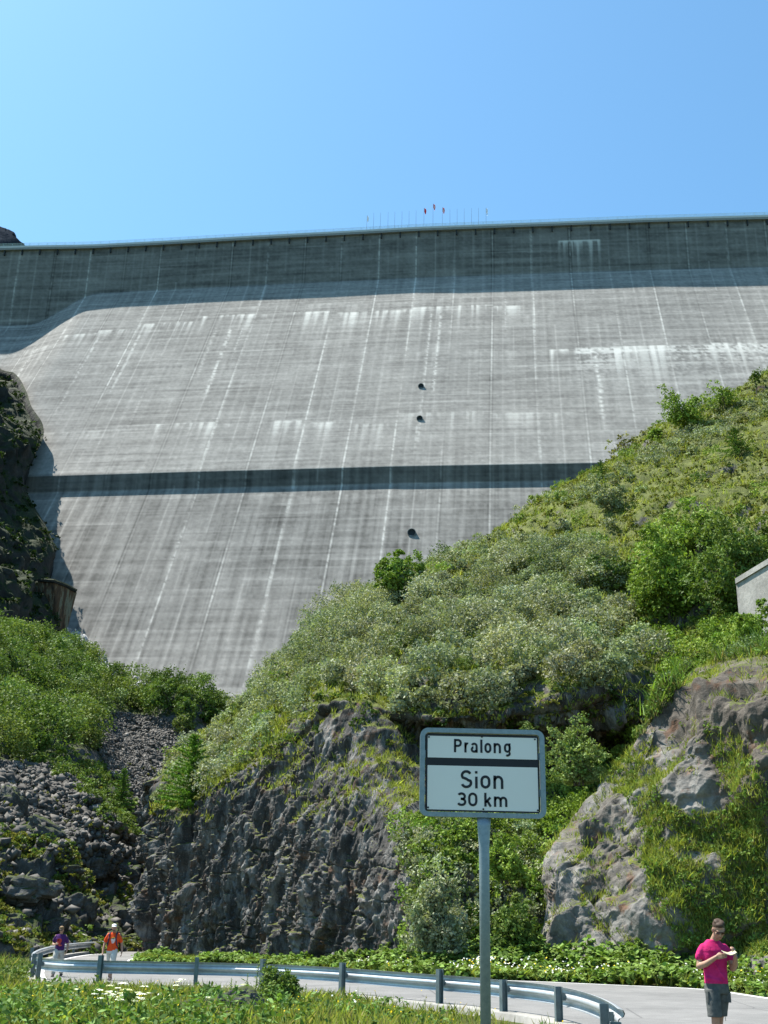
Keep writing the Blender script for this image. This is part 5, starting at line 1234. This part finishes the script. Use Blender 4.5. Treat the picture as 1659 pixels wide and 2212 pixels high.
def reader():
    F_ = atz(1559, 2283, 0.004); root = empty('person', (F_[0], F_[1], .004), math.radians(3), 'man in pink t-shirt and grey shorts on the road reading a small open book', 'person')
    rot = Matrix.Rotation(math.radians(-4), 3, 'Z')@Matrix.Rotation(math.radians(30), 3, 'X'); hc = (.062, -.085, 1.635)
    hp, R_ = head_prims(hc, rot, 1.04)
    P = hp+[('c', [(.0, .02, 1.44), (.028, -.01, 1.52), (.05, -.045, 1.58)], [.062, .056, .056]), ('s', [(0, 0, .90, .15, .10), (0, 0, 1.05, .135, .095), (0, 0, 1.22, .155, .105), (0, .01, 1.36, .150, .095), (0, .015, 1.43, .09, .065)]),
            ('c', [(-.135, .01, 1.375), (-.205, .0, 1.28), (-.232, -.02, 1.15)], [.040, .040, .040]), ('c', [(-.232, -.02, 1.15), (-.165, -.12, 1.185), (-.055, -.235, 1.275)], [.044, .042, .028]),
            ('c', [(.145, .01, 1.375), (.213, .0, 1.28), (.245, -.03, 1.13)], [.040, .040, .040]), ('c', [(.245, -.03, 1.13), (.245, -.13, 1.19), (.215, -.25, 1.285)], [.044, .041, .028]),
            ('c', [(-.070, -.01, .88), (-.080, -.09, .70), (-.082, -.10, .50)], [.074, .070, .056]), ('c', [(-.082, -.10, .50), (-.082, -.08, .34), (-.082, -.05, .10)], [.054, .054, .036]),
            ('c', [(.075, .0, .88), (.062, .04, .70), (.045, .09, .50)], [.074, .070, .056]), ('c', [(.045, .09, .50), (.042, .16, .34), (.040, .22, .14)], [.054, .053, .036])]
    P += hand((-.055, -.235, 1.275), (.92, -.32, .22), (0, .35, -.1), .45, 1.0, 1)+hand((.215, -.25, 1.285), (-.25, -.45, .85), (-.7, .2, .6), .55, 1.0, -1)
    solid('body', P, .0085, SKIN, root, 2)
    pink = Mat('pink_cotton'); v = pink.noise(9, 5, .6); pink.base(pink.ramp(v, [(.3, (.52, .02, .12)), (.7, (.66, .035, .19))])).rough(.9, .1).bump(pink.noise(11, 4, .6, None, .6), .5, .03)
    solid('t_shirt', [('s', [(0, -.005, .925, .165, .118), (0, -.005, 1.00, .160, .117), (0, -.002, 1.12, .162, .116), (0, 0, 1.25, .178, .125), (0, .005, 1.36, .190, .120), (.0, .012, 1.42, .170, .100), (0, .018, 1.465, .120, .082), (.0, .018, 1.505, .078, .070)]),
                      ('c', [(-.145, .01, 1.395), (-.188, .005, 1.34), (-.218, .0, 1.268)], [.058, .056, .058]), ('c', [(.155, .01, 1.395), (.198, .005, 1.34), (.228, .0, 1.262)], [.058, .056, .058]),
                      ('c', [(-.15, -.085, 1.0), (.02, -.118, .965)], [.03, .025]), ('c', [(.12, -.095, .97), (.03, -.122, 1.06)], [.022, .018]), ('c', [(-.12, -.09, 1.30), (-.02, -.128, 1.16), (.04, -.122, 1.06)], [.016, .013, .008]), ('c', [(.10, -.10, 1.30), (.04, -.125, 1.20)], [.014, .009])], .009, pink.m, root, 7)
    sh = Mat('grey_cotton'); v = sh.noise(14, 5, .6); sh.base(sh.ramp(v, [(.3, (.075, .080, .078)), (.7, (.14, .145, .135))])).rough(.95, .1).bump(sh.noise(14, 4), .5, .02)
    so2 = solid('shorts', [('s', [(0, -.005, .965, .158, .112), (0, -.005, .86, .172, .122), (0, 0, .80, .165, .118)]), ('s', [(-.080, -.05, .86, .095, .105), (-.086, -.085, .70, .100, .105), (-.088, -.098, .56, .094, .100), (-.088, -.100, .505, .096, .102)]),
                     ('s', [(.082, .01, .86, .095, .105), (.070, .045, .70, .098, .104), (.058, .075, .56, .090, .098), (.052, .085, .505, .092, .10)])], .009, sh.m, root, 2)
    for (x, y, z, sx_) in ((-.150, -.115, .76, 1), (.130, -.055, .76, 1)): MB().box((x, y, z), (.085, .035, .14), Matrix.Rotation(.5 if x < 0 else -.3, 3, 'Z')).build('cargo_pocket', sh.m, so2)
    solid('hair', [('e', R_((0, .022, .052)), (.082, .100, .084), rot), ('e', R_((0, -.035, .092)), (.058, .052, .034), rot), ('e', R_((.03, .0, .105)), (.045, .06, .03), rot), ('e', R_((-.03, .02, .108)), (.04, .055, .03), rot), ('e', R_((0, .07, .0)), (.066, .05, .07), rot), ('e', R_((.0, .05, .09)), (.06, .05, .045), rot)], .007, HAIRM, root, 1)
    gl = plain('sunglass_dark', (.035, .006, .012), .15, .6, var=.1)
    sg = MB().tube([R_((-.068, -.060, .016)), R_((0, -.108, .018)), R_((.068, -.060, .016))], .004, 6).build('sunglasses', gl, root)
    for sx_ in (-1, 1):
        MB().box(R_((sx_*.034, -.098, .004)), (.046, .006, .026), rot@Matrix.Rotation(sx_*.35, 3, 'Z')).build('lens', gl, sg); MB().tube([R_((sx_*.068, -.062, .016)), R_((sx_*.082, .0, .012))], .003, 5).build('temple', gl, sg)
    MB().box(R_((0, -.101, -.056)), (.036, .004, .004), rot).build('mouth', plain('lips', (.30, .10, .09), .6), root)
    shoes(root, [(-.082, -.05, 0, .1, 0), (.040, .25, .02, -.1, .35)], plain('shoe_dark', (.05, .045, .04), .7), plain('sole', (.25, .24, .22), .8))
    MB().tube([(.10, .02, .50), (.102, .02, .45)], .004, 5).build('drawstring', sh.m, so2)
    # small open book held in both hands
    paper = plain('paper', (.52, .46, .31), .9, var=.08, scale=40); cover = plain('book_cover', (.32, .33, .36), .6)
    B = root.matrix_basis@Vector((.115, -.335, 1.315)); bk = empty('book', (F_[0]+.115, F_[1]-.335, 1.325), math.radians(3), 'small open paperback guidebook with cream pages held by the man in pink', 'book')
    def leafsheet(a0, a1, t0, t1, name, mat):
        mb = MB(); n = 8; pr = []
        for i in range(n+1): u = i/n; ang = a0+(a1-a0)*u; pr.append(((u*.088)*(1 if a1 < 1.6 else -1), 0, u*.088*math.sin(ang)*.6))
        for yy in (-.07, .07):
            for (x, _, z) in pr: mb.v.append((x, yy*.85, z+t0+yy*.22))
            for (x, _, z) in pr: mb.v.append((x, yy*.85, z+t1+yy*.22))
        m = n+1
        for i in range(n): mb.f += [(i, i+1, 2*m+i+1, 2*m+i), (m+i, 3*m+i, 3*m+i+1, m+i+1), (i, m+i, m+i+1, i+1), (2*m+i, 2*m+i+1, 3*m+i+1, 3*m+i)]
        mb.f += [(0, 2*m, 3*m, m), (n, m+n, 3*m+n, 2*m+n)]; return mb.build(name, mat, bk)
    leafsheet(.2, .7, .002, .008, 'pages', paper); leafsheet(2.9, 2.6, .002, .007, 'pages', paper); leafsheet(.2, .7, -.001, .0015, 'cover', cover); leafsheet(2.9, 2.6, -.001, .0015, 'cover', cover)
reader()
def walker(x, y, label, H, shirt, print_col, legs, bare, hat, packc, armpose, flip=1, faceyaw=0.0):
    F_ = atg(x, y); root = empty('person', (F_[0], F_[1], F_[2]+.004), 0, label, 'person'); k = H/1.76
    S = lambda v: tuple(c*k for c in v)
    rot = Matrix.Rotation(faceyaw, 3, 'Z')@Matrix.Rotation(math.radians(10), 3, 'X'); hc = S((.0, -.035, 1.625)); hp, R_ = head_prims(hc, rot, k)
    f = flip; la, ra = armpose
    def chain(pts, rad): return ('c', [S(p) for p in pts], [r*k for r in rad])
    P = hp+[chain([(0, .02, 1.44), (0, -.01, 1.56)], [.060, .055]), ('s', [tuple(c*k for c in r) for r in [(0, 0, .90, .15, .10), (0, 0, 1.05, .135, .10), (0, 0, 1.25, .16, .11), (0, .01, 1.42, .14, .09)]]),
            chain(la[:3], [.046, .046, .040]), chain(la[2:], [.043, .040, .027]), chain(ra[:3], [.046, .046, .040]), chain(ra[2:], [.043, .040, .027]),
            chain([(-.085*f, -.02, .92), (-.085*f, -.13, .70), (-.080*f, -.17, .49)], [.092, .078, .056]), chain([(-.080*f, -.17, .49), (-.080*f, -.20, .32), (-.080*f, -.24, .10)], [.054, .054, .036]),
            chain([(.085*f, .02, .92), (.080*f, .07, .70), (.075*f, .10, .50)], [.092, .078, .056]), chain([(.075*f, .10, .50), (.075*f, .20, .34), (.075*f, .30, .14)], [.054, .053, .036])]
    P += hand(S(la[-1]), np.array(la[-1])-np.array(la[-2]), (.6, -.1, .1), .4, k, 1)+hand(S(ra[-1]), np.array(ra[-1])-np.array(ra[-2]), (-.6, -.1, .1), .4, k, -1)
    solid('body', P, .0105, SKIN, root, 2)
    def sleeve(a): p0, p1, p2 = [np.array(v) for v in a[:3]]; q = p1+(p2-p1)*.35; p0 = p0*np.array([.86, 1, .992]); return chain([tuple(p0), tuple(p1), tuple(q)], [.064, .062, .064])
    sm = Mat('shirt_cloth'); v = sm.noise(9, 5, .6); sm.base(sm.ramp(v, [(.3, tuple(c*.82 for c in shirt)), (.7, shirt)])).rough(.9, .1).bump(sm.noise(10, 4), .5, .03)
    sh_ = solid('t_shirt', [('s', [tuple(c*k for c in r) for r in [(0, -.005, .90, .175, .125), (0, 0, 1.0, .170, .125), (0, 0, 1.15, .172, .125), (0, 0, 1.30, .190, .13), (0, .01, 1.41, .168, .102), (0, .015, 1.47, .11, .08)]]), sleeve(la), sleeve(ra),
                     chain([(-.10, -.10, 1.0), (.10, -.12, .96)], [.03, .03])], .011, sm.m, root, 2)
    if print_col:
        for (px_, pz, wx, wz, col) in print_col: MB().prism([((px_+wx*.5*math.cos(t)*(1+.25*math.sin(3*t)))*k, (pz+wz*.5*math.sin(t)*(1+.2*math.sin(2*t+1)))*k) for t in np.linspace(0, 2*math.pi, 17)[:-1]], -.150*k, -.112*k).build('shirt_print', plain('print', col, .8, var=.3, scale=20), sh_)
    lm = Mat('trouser_cloth'); v = lm.noise(12, 5, .6); lm.base(lm.ramp(v, [(.3, tuple(c*.85 for c in legs)), (.7, legs)])).rough(.95, .1).bump(lm.noise(12, 4), .5, .02)
    e = .50 if bare else .12; rl = lambda c, t: [c[0][i]+(c[1][i]-c[0][i])*t for i in range(3)]
    A = [(-.085*f, -.03, .90), (-.085*f, -.12, .72), (-.080*f, -.165, .50), (-.080*f, -.20, .32), (-.080*f, -.235, .13)]; B_ = [(.085*f, .02, .90), (.080*f, .06, .72), (.075*f, .10, .50), (.075*f, .20, .32), (.075*f, .29, .15)]
    nn_ = 3 if bare else 5; rads = [.110, .105, .098, .088, .078]
    solid('shorts' if bare else 'trousers', [('s', [tuple(c*k for c in r) for r in [(0, 0, .97, .160, .115), (0, 0, .86, .175, .125), (0, 0, .82, .165, .12)]]), chain(A[:nn_], rads[:nn_]), chain(B_[:nn_], rads[:nn_])], .011, lm.m, root, 2)
    if hat == 'cap':
        wc = plain('cap_white', (.80, .80, .78), .8, var=.05); o = solid('cap', [('e', R_((0, .012, .060)), (.084*k, .102*k, .060*k), rot)], .009, wc, root, 1)
        mb = MB(); ps = [(math.cos(t)*.075, -.085-.075*math.sin(t)) for t in np.linspace(0, math.pi, 12)]
        for z in (.052, .060):
            for (a, b) in ps: mb.v.append(R_((a, b, z)))
        n = 12; mb.f = [tuple(range(n)), tuple(range(n, 2*n))[::-1]]+[(i, n+i, n+(i+1) % n, (i+1) % n) for i in range(n)]; mb.build('visor', wc, o)
        for sx_ in (-1, 1): MB().box(R_((sx_*.030, -.090, .012)), (.018*k, .006*k, .007*k), rot).build('eye', plain('eye_dark', (.03, .02, .02), .4), root)
        solid('beard', [('e', R_((0, -.070, -.085)), (.042*k, .030*k, .030*k), rot), ('e', R_((0, -.055, -.07)), (.054*k, .036*k, .034*k), rot)], .008, plain('beard_grey', (.12, .09, .07), .9, var=.3, scale=50), root, 1)
    else:
        hm = plain('hair_blond', (.24, .15, .07), .7, var=.35, scale=50); solid('hair', [('e', R_((0, .022, .045)), (.090*k, .105*k, .090*k), rot), ('e', R_((0, .06, -.03)), (.080*k, .06*k, .085*k), rot), ('e', R_((0, -.03, .095)), (.066*k, .055*k, .032*k), rot)], .009, hm, root, 1)
        gl = plain('glass_dark', (.012, .010, .012), .15, .6); sg = MB().tube([R_((-.072, -.055, .014)), R_((0, -.108, .016)), R_((.072, -.055, .014))], .005*k, 6).build('sunglasses', gl, root)
        for sx_ in (-1, 1): MB().box(R_((sx_*.035, -.096, .002)), (.052*k, .008*k, .034*k), rot@Matrix.Rotation(sx_*.3, 3, 'Z')).build('lens', gl, sg)
    MB().box(R_((0, -.101, -.056)), (.036*k, .004, .005), rot).build('mouth', plain('lips', (.30, .10, .09), .6), root)
    shoes(root, [(-.080*f*k, -.24*k, 0, .1, 0), (.075*f*k, .34*k, .03, -.1, .45)], plain('boot_dark', (.05, .04, .045), .7), plain('sole', (.2, .19, .18), .8))
    if packc:
        pk_ = empty('backpack', (F_[0], F_[1]+.22*k, F_[2]), 0, 'dark rucksack worn by the %s' % ('man in orange' if hat == 'cap' else 'walker in purple'), 'backpack')
        pm_ = plain('pack_cloth', packc, .85, var=.25); T = lambda v: tuple(c*k for c in v)
        solid('pack_body', [('e', T((-.03, .03, 1.20)), (.165*k, .105*k, .25*k)), ('e', T((-.03, .09, 1.12)), (.13*k, .08*k, .15*k)), ('e', T((-.03, .02, 1.40)), (.13*k, .085*k, .07*k))], .013, pm_, pk_, 2)
        for sx_ in (-1, 1): MB().tube([T((sx_*.10, -.10, 1.42)), T((sx_*.115, -.22, 1.50)), T((sx_*.115, -.33, 1.42)), T((sx_*.12, -.365, 1.28)), T((sx_*.15, -.32, 1.10)), T((sx_*.17, -.20, 1.02))], .024*k, 6).build('shoulder_strap', pm_, pk_)
walker(122, 2110, 'walker in purple t-shirt with red print and pale trousers behind the crash barrier', 1.68, (.085, .028, .13), [(-.01, 1.20, .16, .26, (.50, .05, .04)), (-.04, 1.28, .07, .08, (.72, .10, .03)), (.04, 1.08, .12, .06, (.60, .10, .08))], (.50, .49, .44), False, 'hair', None,
       ([(-.18, .01, 1.41), (-.23, .03, 1.28), (-.27, .03, 1.14), (-.20, -.10, 1.10), (-.10, -.24, 1.12)], [(.18, .01, 1.41), (.23, .04, 1.26), (.265, .08, 1.12), (.28, .03, .98), (.27, -.04, .86)]))
walker(236, 2118, 'walker in orange t-shirt, white cap and pale shorts behind the crash barrier', 1.78, (.85, .10, .025), [(.03, 1.22, .13, .20, (.72, .55, .50)), (.03, 1.30, .10, .06, (.80, .60, .10))], (.62, .60, .54), True, 'cap', (.06, .03, .06),
       ([(-.18, .01, 1.41), (-.24, .02, 1.26), (-.275, .03, 1.12), (-.29, -.03, .96), (-.28, -.10, .83)], [(.18, .01, 1.41), (.23, .04, 1.26), (.275, .09, 1.13), (.31, .04, .98), (.33, -.05, .86)]), -1, .12)
